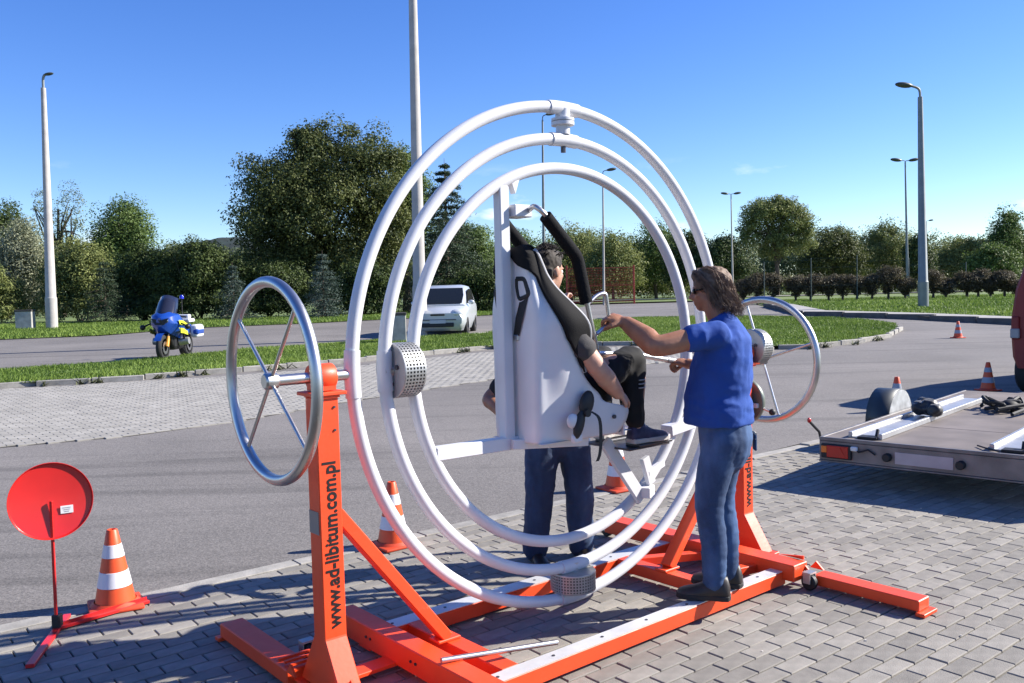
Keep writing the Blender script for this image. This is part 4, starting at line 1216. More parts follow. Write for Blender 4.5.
# grey concrete boxes on the grass
for nm, px, py, w, h, lab in (('concrete_box', 26, 330, .72, .95, 'grey concrete box with a dark lid on the grass at far left'), ('concrete_box', 396, 345, .6, .95, 'pale concrete box with a dark lid beside the tall grey lamp post')):
    p = gat(px, py)
    r_ = empty(nm, p, .2, lab, 'utility box')
    b_ = MB().box((0, 0, h / 2 - .05), (w, w * .8, h), bev=.02).build('body', mat('box_concrete', (.36, .35, .32), .9, var=.2, scale=4), r_)
    MB().box((0, 0, h - .03), (w * 1.06, w * .86, .09), bev=.015).build('lid', mat('box_lid', (.05, .045, .04), .7), r_)
# ------------------------------------------------------------------ people
def skin_mat(name, c, c2):
    m = mat(name, c, 0.5, col2=c2, scale=14, detail=5, bump=0.08, bscale=120)
    b = m.node_tree.nodes['Principled BSDF']
    b.inputs['Subsurface Weight'].default_value = 0.08
    b.inputs['Subsurface Radius'].default_value = (0.02, 0.008, 0.004)
    return m
SKIN_TAN = skin_mat('skin_tanned', (0.36, 0.17, 0.095), (0.29, 0.12, 0.065))
SKIN_FAIR = skin_mat('skin_fair', (0.50, 0.29, 0.205), (0.43, 0.22, 0.15))

def fuse(shapes, voxel, smooth=3, name='body'):
    """one continuous surface out of overlapping closed shapes"""
    me = shapes.mesh('tmp', fix=False)
    ob = bpy.data.objects.new('tmp', me)
    tmp = bpy.data.scenes.new('tmp'); tmp.collection.objects.link(ob)
    r_ = ob.modifiers.new('r', 'REMESH'); r_.mode = 'VOXEL'; r_.voxel_size = voxel
    s_ = ob.modifiers.new('s', 'SMOOTH'); s_.factor = .5; s_.iterations = smooth
    tmp.view_layers[0].update(); dg = tmp.view_layers[0].depsgraph
    out = bpy.data.meshes.new_from_object(ob.evaluated_get(dg), depsgraph=dg)
    bpy.data.objects.remove(ob); bpy.data.meshes.remove(me); bpy.data.scenes.remove(tmp)
    out.name = name
    out.polygons.foreach_set('use_smooth', [True] * len(out.polygons))
    return out

def wrinkle(me, amp, fx, fy, fz, seed=0.0, ridge=False, zrange=None):
    n = len(me.vertices)
    co = np.empty(n * 3, np.float32); me.vertices.foreach_get('co', co); co = co.reshape(-1, 3)
    nr = np.empty(n * 3, np.float32); me.vertices.foreach_get('normal', nr); nr = nr.reshape(-1, 3)
    d = np.empty(n)
    for i in range(n):
        p = co[i]
        q = Vector((p[0] * fx + seed, p[1] * fy + seed * 2, p[2] * fz))
        q += Vector((.35, .3, .3)) * mnoise.noise(q * .6)
        v = mnoise.noise(q)
        v = (1 - abs(v) * 2.2) if ridge else v
        w = 1.0
        if zrange:
            z0, z1 = zrange; w = max(.25, min(1, 1 - abs((p[2] - (z0 + z1) / 2) / ((z1 - z0) / 2)) ** 2))
        d[i] = v * amp * w
    co += nr * d[:, None].astype(np.float32)
    me.vertices.foreach_set('co', co.ravel()); me.update()

def limb(mb, pts, rad, n=14, steps=5):
    P = [Vector(p) for p in pts]
    sp = smooth_path(P, steps); rr = []
    for i in range(len(P) - 1):
        for k in range(steps): rr.append(rad[i] * (1 - k / steps) + rad[i + 1] * k / steps)
    rr.append(rad[-1])
    mb.tube(sp, rr, n)
    mb.ball(P[0], rad[0], 8); mb.ball(P[-1], rad[-1], 8)

def ovals(mb, secs, fwd, n=20):
    """secs: (centre, half width, half depth) bottom to top; fwd horizontal"""
    f = Vector(fwd).normalized()
    rows = []
    for i, (c, a, b) in enumerate(secs):
        c = Vector(c)
        c0 = Vector(secs[max(i - 1, 0)][0]); c1 = Vector(secs[min(i + 1, len(secs) - 1)][0])
        ax = (c1 - c0).normalized(); r_ = f.cross(ax).normalized(); g = ax.cross(r_)
        rows.append([c + r_ * (a * math.cos(t)) + g * (b * math.sin(t)) for t in (2 * math.pi * k / n for k in range(n))])
    k = len(mb.v)
    mb.grid(rows, True, True)
    mb.add(rows[0], [tuple(range(n - 1, -1, -1))]); mb.add(rows[-1], [tuple(range(n))])

def hand(mb, wrist, d, nrm, side, curl, s=1.0, spread=.12):
    """d: direction of the fingers, nrm: palm normal (towards what is gripped), side: +1 thumb on the d x nrm side"""
    w = Vector(wrist); d = Vector(d).normalized(); n = Vector(nrm); n = (n - d * n.dot(d)).normalized(); t = d.cross(n) * side
    pc = w + d * .048 * s
    rot = Matrix((d, t, n)).transposed()
    mb.ball(pc, .045 * s, 8, (1.05, .92, .42), rot)
    mb.tube([w - d * .02 * s, w + d * .03 * s], [.026 * s, .027 * s], 10)
    base = w + d * .082 * s
    for i, (o, L) in enumerate(((.031, .072), (.0105, .080), (-.0105, .075), (-.030, .058))):
        p = base + t * o * s; a = 0.0; pts = [p - d * .02 * s, p]; dd = d + t * (o * spread * 8)
        for j, fr in enumerate((.45, .32, .23)):
            a += curl * (.8, 1.0, .8)[j]
            q = pts[-1] + (dd.normalized() * math.cos(a) + n * math.sin(a)) * L * fr * s
            pts.append(q)
        mb.tube(pts, [.0095 * s, .0098 * s, .0092 * s, .0085 * s, .0068 * s], 8)
        mb.ball(pts[-1], .0068 * s, 5)
    b0 = w + d * .03 * s + t * .034 * s
    tp = [b0 - t * .015 * s, b0 + t * .018 * s + d * .022 * s + n * .012 * s, b0 + t * .014 * s + d * .048 * s + n * (.02 + .02 * curl) * s, b0 + t * .0 * s + d * .064 * s + n * (.03 + .03 * curl) * s]
    mb.tube(tp, [.015 * s, .013 * s, .0105 * s, .008 * s], 8); mb.ball(tp[-1], .008 * s, 5)

def head(mb, c, f, up, s=1.0):
    """c: centre of the head, f: look direction, up: head up"""
    f = Vector(f).normalized(); u = Vector(up); u = (u - f * u.dot(f)).normalized(); r_ = f.cross(u)
    rot = Matrix((r_, f, u)).transposed()
    C = Vector(c); P = lambda x, y, z: C + (r_ * x + f * y + u * z) * s
    mb.ball(P(0, -.012, .022), 1, 12, (.074 * s, .094 * s, .092 * s), rot)      # skull
    mb.ball(P(0, .022, -.03), 1, 12, (.062 * s, .066 * s, .078 * s), rot)       # face
    mb.ball(P(0, .050, -.078), 1, 8, (.036 * s, .032 * s, .026 * s), rot)       # chin
    mb.ball(P(.036, .01, -.058), 1, 8, (.022 * s, .045 * s, .03 * s), rot)      # jaw corners
    mb.ball(P(-.036, .01, -.058), 1, 8, (.022 * s, .045 * s, .03 * s), rot)
    mb.tube([P(0, .080, .012), P(0, .098, -.012), P(0, .106, -.026), P(0, .09, -.034)], [.009 * s, .0105 * s, .0125 * s, .010 * s], 8)   # nose
    mb.ball(P(.014, .088, -.031), .009 * s, 6); mb.ball(P(-.014, .088, -.031), .009 * s, 6)
    mb.ball(P(0, .074, .022), 1, 8, (.048 * s, .017 * s, .012 * s), rot)        # brow
    mb.ball(P(0, .083, -.052), 1, 8, (.024 * s, .010 * s, .0065 * s), rot)      # lips
    mb.ball(P(0, .081, -.063), 1, 8, (.021 * s, .010 * s, .0065 * s), rot)
    mb.ball(P(.036, .058, -.018), 1, 8, (.02 * s, .02 * s, .018 * s), rot)      # cheeks
    mb.ball(P(-.036, .058, -.018), 1, 8, (.02 * s, .02 * s, .018 * s), rot)
    for sx in (1, -1):                                                          # ears
        mb.ball(P(.074 * sx, -.008, -.008), 1, 8, (.010 * s, .020 * s, .032 * s), rot)
    return P, rot

def eyes(P, s, parent, dark=False):
    m1 = mat('eye_white', (.75, .73, .70), .25); m2 = mat('iris', (.06, .035, .02), .2)
    for sx in (1, -1):
        e = MB().ball(P(.031 * sx, .071, .004), .0115 * s, 8).build('eye', m1, parent)
        MB().ball(P(.031 * sx, .0785, .004), .0060 * s, 6).build('iris', m2, e)

def finish(name, me, material, parent, loc):
    me.transform(Matrix.Translation(-Vector(loc))); me.materials.clear(); me.materials.append(material)
    return link(name, me, parent)

def shoe(parent, loc, heel, fwd, L, mats, name='shoe', h=.10, w=.048):
    f = Vector(fwd).normalized(); r_ = f.cross(Vector((0, 0, 1))).normalized(); z = Vector((0, 0, 1))
    if abs(f.z) > .05:
        z = r_.cross(f)
    H = Vector(heel) - Vector(loc)
    P = lambda x, y, k: H + f * x * L + r_ * y + z * k
    mb = MB(); rows = []
    for x, ww, hh in ((-.02, .55, .55), (.03, .80, .95), (.15, .85, 1.0), (.28, .82, .98), (.42, .86, .78), (.58, .98, .60), (.75, 1.05, .50), (.88, .92, .42), (.97, .60, .34), (1.0, .3, .26)):
        rows.append([P(x, w * ww * math.cos(t), .022 + max(0, math.sin(t)) * (h * hh - .022) - (.004 if math.sin(t) < 0 else 0)) for t in (2 * math.pi * k / 18 for k in range(18))])
    mb.grid(rows, True, True)
    mb.add(rows[0], [tuple(range(17, -1, -1))]); mb.add(rows[-1], [tuple(range(18))])
    o = mb.build(name, mats[0], parent, angle=70)
    so = MB(); out = []
    for x, ww in ((-.035, .4), (0, .82), (.12, .95), (.35, .84), (.55, 1.0), (.75, 1.12), (.9, .98), (1.0, .55), (1.02, .2)):
        out.append((x, w * ww))
    poly = [P(x, y, .0) for x, y in out] + [P(x, -y, .0) for x, y in reversed(out)]
    so.prism(poly, z * .028, bev=.004)
    so.build('sole', mats[1], o)
    if len(mats) > 2:
        for k in range(4):
            x = .36 + .075 * k; hh = h * (.92 - .14 * k)
            MB().tube([P(x, -w * .42, hh * .80), P(x + .02, 0, hh * .98), P(x, w * .42, hh * .80)], .0045, 6).build('lace', mats[2], o)
    return o

# ================================================================== 1. instructor in the blue T-shirt
MAT_BLUE = mat('royal_blue_cotton', (0.007, 0.056, 0.28), 0.85, var=0.10, scale=9, bump=0.2, bscale=260, )
def jeans(name, c1, c2, fade):
    m = bpy.data.materials.new(name); m.use_nodes = True
    n, l = m.node_tree.nodes, m.node_tree.links; b = n['Principled BSDF']; b.inputs['Roughness'].default_value = .85
    tc = n.new('ShaderNodeTexCoord')
    a = n.new('ShaderNodeTexNoise'); a.inputs['Scale'].default_value = 5; a.inputs['Detail'].default_value = 4
    mp = n.new('ShaderNodeMapping'); mp.inputs['Scale'].default_value = (1, 1, .45); l.new(tc.outputs['Object'], mp.inputs[0]); l.new(mp.outputs[0], a.inputs['Vector'])
    mr = n.new('ShaderNodeMapRange'); mr.inputs['From Min'].default_value = .42; mr.inputs['From Max'].default_value = .72; mr.inputs['To Max'].default_value = fade
    l.new(a.outputs['Fac'], mr.inputs['Value'])
    w = n.new('ShaderNodeTexNoise'); w.inputs['Scale'].default_value = 220; l.new(tc.outputs['Object'], w.inputs['Vector'])
    ad = n.new('ShaderNodeMath'); ad.operation = 'MULTIPLY_ADD'; ad.inputs[1].default_value = .25; l.new(w.outputs['Fac'], ad.inputs[0]); l.new(mr.outputs[0], ad.inputs[2])
    mx = n.new('ShaderNodeMix'); mx.data_type = 'RGBA'; mx.inputs['A'].default_value = (*c1, 1); mx.inputs['B'].default_value = (*c2, 1)
    l.new(ad.outputs[0], mx.inputs['Factor']); l.new(mx.outputs['Result'], b.inputs['Base Color'])
    bp = n.new('ShaderNodeBump'); bp.inputs['Strength'].default_value = .25; bp.inputs['Distance'].default_value = .003; l.new(w.outputs['Fac'], bp.inputs['Height']); l.new(bp.outputs[0], b.inputs['Normal'])
    return m
MAT_JEANS = jeans('blue_denim', (0.008, 0.024, 0.068), (0.08, 0.17, 0.36), .8)
MAT_NAVY = jeans('navy_denim', (0.012, 0.024, 0.06), (0.06, 0.11, 0.22), .65)
MAT_DARKSHOE = mat('dark_brown_leather', (0.022, 0.016, 0.013), 0.5, var=.3, scale=20)
MAT_SOLE_D = mat('dark_sole', (0.02, 0.018, 0.016), 0.8)
MAT_HAIR_GREY = mat('greying_brown_hair', (0.085, 0.048, 0.028), 0.7, col2=(0.21, 0.135, 0.085), scale=30, detail=6)
MAT_HAIR_DK = mat('dark_brown_hair', (0.014, 0.009, 0.007), 0.75, col2=(0.03, 0.02, 0.014), scale=40, detail=6)

def hair_strands(mb, roots, n, seed, spread=.012, r=.0035):
    """roots: list of paths; copies each with jitter"""
    g = random.Random(seed)
    for path in roots:
        for k in range(n):
            j = Vector((g.gauss(0, spread), g.gauss(0, spread), g.gauss(0, spread)))
            ph = g.uniform(0, 6.28); pts = []
            for i, p in enumerate(path):
                w = .0075 * math.sin(ph + i * 1.9)
                pts.append(Vector(p) + j * (0.4 + .25 * i) + Vector((w, -w, w * .5)))
            mb.tube(smooth_path(pts, 3), [r * (1 - .65 * i / (len(pts) * 3 - 3)) for i in range(len(pts) * 3 - 2)], 5)

IF = Vector((-.955, .295, 0)).normalized()             # the way he faces
IR = IF.cross(Vector((0, 0, 1)))                      # his right
I0 = Vector((1.14, 4.70, .105))                       # between the feet, on the rail
ip = empty('person', I0, 0, 'person in a royal blue T-shirt, jeans and sunglasses, gripping the handle bar', 'person')
def Q(r_, f_, z): return I0 + IR * r_ + IF * f_ + Vector((0, 0, z))
lh, rh = MW(.142, .178, 1.622), MW(.775, .10, 1.350)
Lsh, Rsh = Q(-.185, .02, 1.43), Q(.185, .0, 1.425)
Lel = at(657, 346, 4.47); Lwr = lh + Vector((.092, -.035, -.028))
Rel = Q(.30, -.02, 1.12); Rwr = rh + Vector((.09, -.055, -.02))
hipL, hipR = Q(-.095, 0, .88), Q(.095, -.02, .88)
kneL, kneR = Q(-.10, .075, .49), Q(.085, .03, .49)
ankL, ankR = Q(-.11, .055, .09), Q(.10, .0, .09)
body = MB()
HC = Q(.02, .065, 1.655)
look = (IF * 1.0 - IR * .05 + Vector((0, 0, -.10))).normalized()
Ph, hrot = head(body, HC, look, (0, 0, 1), 1.03)
body.tube([Q(0, -.02, 1.42), Q(0, .03, 1.53), Q(0, .065, 1.62)], [.065, .058, .058], 12)
ovals(body, [(Q(0, 0, .80), .13, .09), (Q(0, 0, .95), .155, .105), (Q(0, .01, 1.08), .145, .10), (Q(0, .0, 1.25), .16, .11), (Q(0, -.015, 1.40), .165, .10), (Q(0, -.01, 1.46), .10, .07)], IF)
limb(body, [Lsh, Lsh.lerp(Lel, .5), Lel, Lel.lerp(Lwr, .35), Lwr], [.060, .060, .057, .062, .041])
limb(body, [Rsh, Rsh.lerp(Rel, .5), Rel, Rel.lerp(Rwr, .35), Rwr], [.052, .050, .042, .043, .028])
hand(body, Lwr, (lh - Lwr).normalized() + Vector((0, 0, .15)), (-.1, .4, -.9), 1, 1.05, 1.22)
hand(body, Rwr, (rh - Rwr).normalized(), (0, .2, -1), -1, 1.05, 1.2)
limb(body, [hipL, kneL, ankL], [.075, .052, .036]); limb(body, [hipR, kneR, ankR], [.075, .052, .036])
finish('body', fuse(body, .0065, 4), SKIN_TAN, ip, I0)
# T-shirt
sh = MB()
ovals(sh, [(Q(0, .03, .935), .208, .180), (Q(0, .03, 1.0), .206, .180), (Q(0, .03, 1.10), .200, .172), (Q(0, .012, 1.20), .203, .162), (Q(0, -.01, 1.32), .210, .148), (Q(0, -.02, 1.40), .198, .125), (Q(0, -.012, 1.45), .140, .09), (Q(0, .005, 1.487), .080, .070), (Q(0, .02, 1.515), .070, .066)], IF, 26)
limb(sh, [Lsh + Vector((0, 0, -.01)), Lsh.lerp(Lel, .24), Lsh.lerp(Lel, .40)], [.074, .069, .068], 16)
limb(sh, [Rsh + Vector((0, 0, -.01)), Rsh.lerp(Rel, .42), Rsh.lerp(Rel, .66)], [.082, .078, .076], 16)
me = fuse(sh, .009, 6, 'tshirt'); wrinkle(me, .009, 5, 5, 4, 3.1); wrinkle(me, .0065, 10, 10, 4.5, 8.0, True); wrinkle(me, .008, 6, 6, 17, 1.0, True, (.98, 1.30)); wrinkle(me, .002, 40, 40, 30, 5.0)
finish('t_shirt', me, MAT_BLUE, ip, I0)
# jeans
jn = MB()
ovals(jn, [(Q(0, .0, .66), .06, .05), (Q(0, -.005, .71), .13, .10), (Q(0, -.005, .77), .168, .132), (Q(0, -.01, .85), .182, .145), (Q(0, 0, .95), .180, .14)], IF)
for hp, kn, an in ((hipL, kneL, ankL), (hipR, kneR, ankR)):
    limb(jn, [hp + Vector((0, 0, -.02)), hp.lerp(kn, .5) + IF * .01, kn, kn.lerp(an, .5) - IF * .012, an + Vector((0, 0, .0))], [.104, .093, .074, .068, .061], 18)
me = fuse(jn, .009, 4, 'jeans'); wrinkle(me, .004, 7, 7, 5, 5.0); wrinkle(me, .0045, 9, 9, 17, 2.0, True, (.25, .75)); wrinkle(me, .004, 12, 12, 26, 7.0, True, (.02, .35)); wrinkle(me, .0015, 40, 40, 50, 2.0)
jo = finish('jeans', me, MAT_JEANS, ip, I0)
MB().bar(Q(.06, -.165, .82) - I0, Q(.115, -.152, .82) - I0, .014, .09, bev=.004).build('wallet_pocket', MAT_JEANS, jo)
MB().tube([p - I0 for p in (Q(.035, -.166, .872), Q(.09, -.158, .872), Q(.14, -.132, .872))], .006, 6).build('pocket_seam', mat('pale_seam', (.35, .33, .28), .8), jo)
MB().tube([p - I0 for p in (Q(.03, -.168, .845), Q(.09, -.160, .835), Q(.138, -.134, .842))], .004, 6).build('pocket_seam', mat('pale_seam', (.35, .33, .28), .8), jo)
shoe(ip, I0, ankL + Vector((.02, -.015, -.09)) - IF * .055, IF, .275, (MAT_DARKSHOE, MAT_SOLE_D, MAT_BLACK), h=.13, w=.055)
shoe(ip, I0, ankR + Vector((.02, -.01, -.09)) - IF * .055, IF + IR * .15, .275, (MAT_DARKSHOE, MAT_SOLE_D, MAT_BLACK), h=.13, w=.055)
# wavy shoulder-length hair: cap plus strands
hm = MB()
hm.ball(Ph(0, -.020, .038), 1, 12, (.087, .100, .088), hrot); hm.ball(Ph(0, -.055, -.02), 1, 12, (.080, .068, .095), hrot)
hm.ball(Ph(0, -.075, -.065), 1, 10, (.076, .048, .055), hrot); hm.ball(Ph(-.05, -.05, -.055), 1, 8, (.036, .05, .055), hrot); hm.ball(Ph(.05, -.05, -.055), 1, 8, (.036, .05, .055), hrot)
hm.ball(Ph(0, .035, .085), 1, 8, (.062, .05, .036), hrot)
me = fuse(hm, .006, 3, 'hair'); wrinkle(me, .007, 30, 30, 14, 4.0, True); wrinkle(me, .004, 60, 60, 24, 2.0)
ho = finish('hair', me, MAT_HAIR_GREY, ip, I0)
roots = []
for a in range(11):
    x = -.085 + .17 * a / 10; y = -.03 - .055 * math.sqrt(max(0, 1 - (x / .086) ** 2))
    roots.append([Ph(x * .5, .02, .118), Ph(x * .85, y * .6, .085), Ph(x * 1.06, y - .012, .02), Ph(x * 1.12, y - .026, -.045), Ph(x * 1.12, y - .05, -.092 - .014 * (a % 3)), Ph(x * 1.08, y - .03, -.105 - .014 * (a % 3))])
for sx in (-1, 1):
    roots.append([Ph(.05 * sx, .055, .105), Ph(.082 * sx, .03, .06), Ph(.089 * sx, -.005, .01), Ph(.092 * sx, -.024, -.05), Ph(.094 * sx, -.045, -.09)])
    roots.append([Ph(.03 * sx, .065, .11), Ph(.075 * sx, .05, .08), Ph(.087 * sx, .015, .03), Ph(.087 * sx, -.01, -.03), Ph(.085 * sx, -.03, -.09)])
sm_ = MB(); hair_strands(sm_, [[p - I0 for p in r_] for r_ in roots], 40, 4, .012, .0018)
sm_.build('strands', MAT_HAIR_GREY, ho, fix=False)
# sunglasses
gl = MB()
for sx in (-1, 1):
    gl.ball(Ph(.034 * sx, .081, .006), 1, 8, (.027, .009, .017), hrot)
gl.tube([Ph(-.012, .088, .01), Ph(.012, .088, .01)], .004, 6)
for sx in (-1, 1): gl.tube([Ph(.06 * sx, .074, .01), Ph(.078 * sx, .03, .012), Ph(.079 * sx, -.005, .008)], .0042, 6)
go = gl.build('sunglasses', mat('black_glasses', (.008, .008, .01), .12), ip); go.data.transform(Matrix.Translation(-I0))
# a short stubble-grey moustache shade is left to the skin; watch on the wrist
wt = MB().tube([Rwr + (Rwr - rh).normalized() * .03 + Vector((.03 * math.cos(t), 0, .03 * math.sin(t))) for t in [k * .5236 for k in range(12)]], .006, 6, closed=True).build('wrist_band', MAT_BLACK, ip); wt.data.transform(Matrix.Translation(-I0))

# ================================================================== 2. passenger in the seat
PO = MW(-.10, 0, 1.0)
pp = empty('person', PO, 0, 'seated passenger in a dark grey T-shirt and black trousers, strapped into the bucket seat', 'person')
U3, V3, Z3 = MU, MV, Vector((0, 0, 1))
body = MB()
pHC = MW(-.135, .0, 1.885)
plook = (U3 * 1.0 - V3 * .12 - Z3 * .12).normalized()
Pp, prot = head(body, pHC, plook, Z3 - U3 * .05, 1.02)
body.tube([MW(-.245, 0, 1.62), MW(-.205, 0, 1.73), MW(-.155, 0, 1.83)], [.066, .06, .06], 12)
tors = [(MW(-.17, 0, 1.17), .130, .10), (MW(-.19, 0, 1.30), .135, .10), (MW(-.20, 0, 1.45), .138, .10), (MW(-.205, 0, 1.58), .145, .09), (MW(-.215, 0, 1.65), .09, .065)]
ovals(body, tors, U3)
rS, lS = MW(-.205, .185, 1.60), MW(-.20, -.20, 1.60)
rE, lE = MW(-.035, .275, 1.36), MW(.185, -.05, 1.50)
rW, lW = MW(.145, .225, 1.225), MW(.12, -.13, 1.66)
limb(body, [rS, rS.lerp(rE, .5), rE, rE.lerp(rW, .35), rW], [.060, .060, .051, .054, .035])
limb(body, [lS, lS.lerp(lE, .5), lE, lE.lerp(lW, .35), lW], [.056, .052, .044, .046, .030])
hand(body, rW, U3 * .9 - Z3 * .35 - V3 * .2, -V3 * .6 - Z3 * .8, -1, .5)
hand(body, lW, Z3 - V3 * .3, U3, 1, 1.0)
for sg in (1, -1):
    hp, kn, an = MW(-.10, .10 * sg, 1.20), MW(.385, .115 * sg, 1.395), MW(.385, .125 * sg, .985)
    limb(body, [hp, kn, an], [.08, .055, .036])
    limb(body, [an, an + U3 * .05 - Z3 * .04], [.036, .038])
finish('body', fuse(body, .0065, 4), SKIN_FAIR, pp, PO)
eo = eyes(lambda x, y, z: Pp(x, y, z) - PO, 1.0, pp)
MAT_GREYT = mat('charcoal_cotton', (0.050, 0.047, 0.047), 0.9, var=.12, scale=12, bump=.2, bscale=240)
sh = MB()
ovals(sh, [(c, a + .022, b + .02) for c, a, b in tors[:-1]] + [(MW(-.215, 0, 1.65), .105, .075), (MW(-.21, 0, 1.685), .075, .068)], U3, 24)
limb(sh, [rS, rS.lerp(rE, .30), rS.lerp(rE, .50)], [.074, .075, .074], 16); limb(sh, [lS, lS.lerp(lE, .25), lS.lerp(lE, .44)], [.074, .072, .070], 16)
me = fuse(sh, .010, 5, 'tshirt'); wrinkle(me, .006, 9, 9, 14, 2.0); wrinkle(me, .005, 12, 12, 22, 6.0, True)
finish('t_shirt', me, MAT_GREYT, pp, PO)
MAT_BLACKTR = mat('black_track_cloth', (0.0045, 0.0045, 0.0055), 0.85, var=.2, scale=10)
tr = MB()
ovals(tr, [(MW(-.19, 0, 1.13), .17, .12), (MW(-.17, 0, 1.22), .175, .13)], U3)
ends = []
for sg in (1, -1):
    hp, kn, an = MW(-.10, .10 * sg, 1.205), MW(.385, .115 * sg, 1.39), MW(.385, .125 * sg, 1.05)
    limb(tr, [hp, hp.lerp(kn, .5), kn, kn.lerp(an, .5) - U3 * .02, an], [.095, .088, .072, .068, .058], 18); ends.append((kn, an))
me = fuse(tr, .010, 5, 'trousers'); wrinkle(me, .006, 9, 9, 12, 7.0); wrinkle(me, .005, 14, 14, 14, 3.0, True)
to = finish('trousers', me, MAT_BLACKTR, pp, PO)
kn, an = ends[0]
for k in range(3):
    zz = 1.275 - k * .022
    MB().tube([MW(.378 + .070 * math.cos(t), .118 + .074 * math.sin(t), zz) - PO for t in [-.6 + .25 * j for j in range(11)]], .004, 6).build('stripe', mat('pale_stripe', (.3, .3, .3), .7), to)
MAT_NAVYSHOE = mat('navy_sneaker', (0.012, 0.015, 0.05), 0.6, col2=(0.05, 0.04, 0.09), scale=26)
MAT_WSOLE = mat('grey_white_sole', (0.45, 0.42, 0.40), 0.7, var=.1, scale=20)
MAT_LACE = mat('pale_lace', (0.5, 0.48, 0.47), 0.8)
for sg in (1, -1):
    shoe(pp, PO, MW(.345, .125 * sg, .915), U3 + V3 * .1 * sg, .285, (MAT_NAVYSHOE, MAT_WSOLE, MAT_LACE), h=.115, w=.05)
hm = MB()
hm.ball(Pp(0, -.020, .040), 1, 12, (.082, .096, .088), prot); hm.ball(Pp(0, -.05, -.01), 1, 10, (.076, .062, .075), prot); hm.ball(Pp(0, .04, .085), 1, 8, (.06, .045, .032), prot)
hm.ball(Pp(0, -.055, -.055), 1, 8, (.06, .045, .05), prot)
me = fuse(hm, .006, 3, 'hair'); wrinkle(me, .003, 70, 70, 60, 4.0)
ho = finish('hair', me, MAT_HAIR_DK, pp, PO)
sm_ = MB(); g = random.Random(3)
rr_ = []
for k in range(60):
    a, b = g.uniform(0, 6.28), g.uniform(.05, 1.35)
    x, y, z = .08 * math.sin(b) * math.cos(a), -.02 + .095 * math.sin(b) * math.sin(a), .045 + .085 * math.cos(b)
    rr_.append([Pp(x, y, z) - PO, Pp(x * 1.08, y * 1.1 + .012, z + .012) - PO, Pp(x * 1.12, y * 1.12 + .03, z + .012) - PO])
hair_strands(sm_, rr_, 6, 8, .006, .0016); sm_.build('strands', MAT_HAIR_DK, ho, fix=False)

# ================================================================== 3. helper standing behind the seat
S0 = Vector((.285, 5.72, 0))
SF = Vector((.25, -.97, 0)).normalized(); SR = SF.cross(Vector((0, 0, 1)))
def S(r_, f_, z): return S0 + SR * r_ + SF * f_ + Vector((0, 0, z))
hp_ = empty('person', S0, 0, 'person in a black T-shirt and navy jeans standing behind the seat, mostly hidden by it', 'person')
body = MB()
sHC = S(.03, .15, 1.555)
Ps, srot = head(body, sHC, SF - Vector((0, 0, .35)), (0, 0, 1), 1.0)
body.tube([S(0, .0, 1.34), S(.01, .06, 1.43), S(.02, .11, 1.51)], [.065, .06, .058], 12)
tors = [(S(0, 0, .84), .15, .105), (S(0, .0, .98), .15, .11), (S(0, .02, 1.15), .17, .115), (S(0, .02, 1.30), .175, .10), (S(0, .02, 1.38), .10, .07)]
ovals(body, tors, SF)
sRS, sLS = S(.20, .01, 1.31), S(-.20, .01, 1.31)
sRE, sLE = S(.455, .0, 1.10), S(-.30, .05, 1.05)
sRW, sLW = S(.40, .20, 1.00), S(-.16, .22, 1.12)
for a, b, c in ((sRS, sRE, sRW), (sLS, sLE, sLW)):
    limb(body, [a, a.lerp(b, .5), b, b.lerp(c, .35), c], [.056, .054, .046, .048, .030])
hand(body, sRW, S(.26, .30, 1.02) - sRW, Vector((0, 0, -1)), 1, .5); hand(body, sLW, S(-.05, .28, 1.15) - sLW, Vector((0, 0, -1)), -1, .5)
legs = []
for sg, sp in ((1, .165), (-1, .155)):
    hp, kn, an = S(.10 * sg, 0, .86), S(sp * sg * .85, .03, .47), S(sp * sg, -.02, .08)
    legs.append((hp, kn, an)); limb(body, [hp, kn, an], [.08, .055, .036])
finish('body', fuse(body, .0075, 4), SKIN_TAN, hp_, S0)
eyes(lambda x, y, z: Ps(x, y, z) - S0, 1.0, hp_)
MAT_BLACKT = mat('black_cotton', (0.013, 0.013, 0.015), 0.9, var=.15, scale=12)
sh = MB()
ovals(sh, [(c, a + .022, b + .02) for c, a, b in tors[:-1]] + [(S(0, .02, 1.375), .115, .08), (S(0, .03, 1.41), .078, .07)], SF, 24)
limb(sh, [sRS, sRS.lerp(sRE, .4), sRS.lerp(sRE, .72)], [.076, .075, .075], 16); limb(sh, [sLS, sLS.lerp(sLE, .4), sLS.lerp(sLE, .72)], [.076, .075, .075], 16)
me = fuse(sh, .011, 5, 'tshirt'); wrinkle(me, .006, 9, 9, 14, 2.5)
so_ = finish('t_shirt', me, MAT_BLACKT, hp_, S0)
em = sRS.lerp(sRE, .5) + SR * .077
MB().ball(em - S0, .022, 8, (.25, 1, 1.2)).build('sleeve_badge', mat('pale_badge', (.4, .42, .42), .6), so_)
jn = MB()
ovals(jn, [(S(0, 0, .66), .06, .05), (S(0, 0, .71), .12, .09), (S(0, 0, .77), .165, .115), (S(0, 0, .86), .172, .122), (S(0, 0, .93), .165, .115)], SF)
for hp, kn, an in legs:
    limb(jn, [hp + Vector((0, 0, -.02)), hp.lerp(kn, .5), kn, kn.lerp(an, .5), an], [.115, .108, .094, .088, .084], 18)
me = fuse(jn, .010, 4, 'jeans'); wrinkle(me, .007, 8, 8, 9, 1.0); wrinkle(me, .004, 14, 14, 20, 9.0, True)
jo = finish('jeans', me, MAT_NAVY, hp_, S0)
MB().box(S(.19, .01, .66) - S0, (.03, .12, .15), bev=.01).build('cargo_pocket', MAT_NAVY, jo)
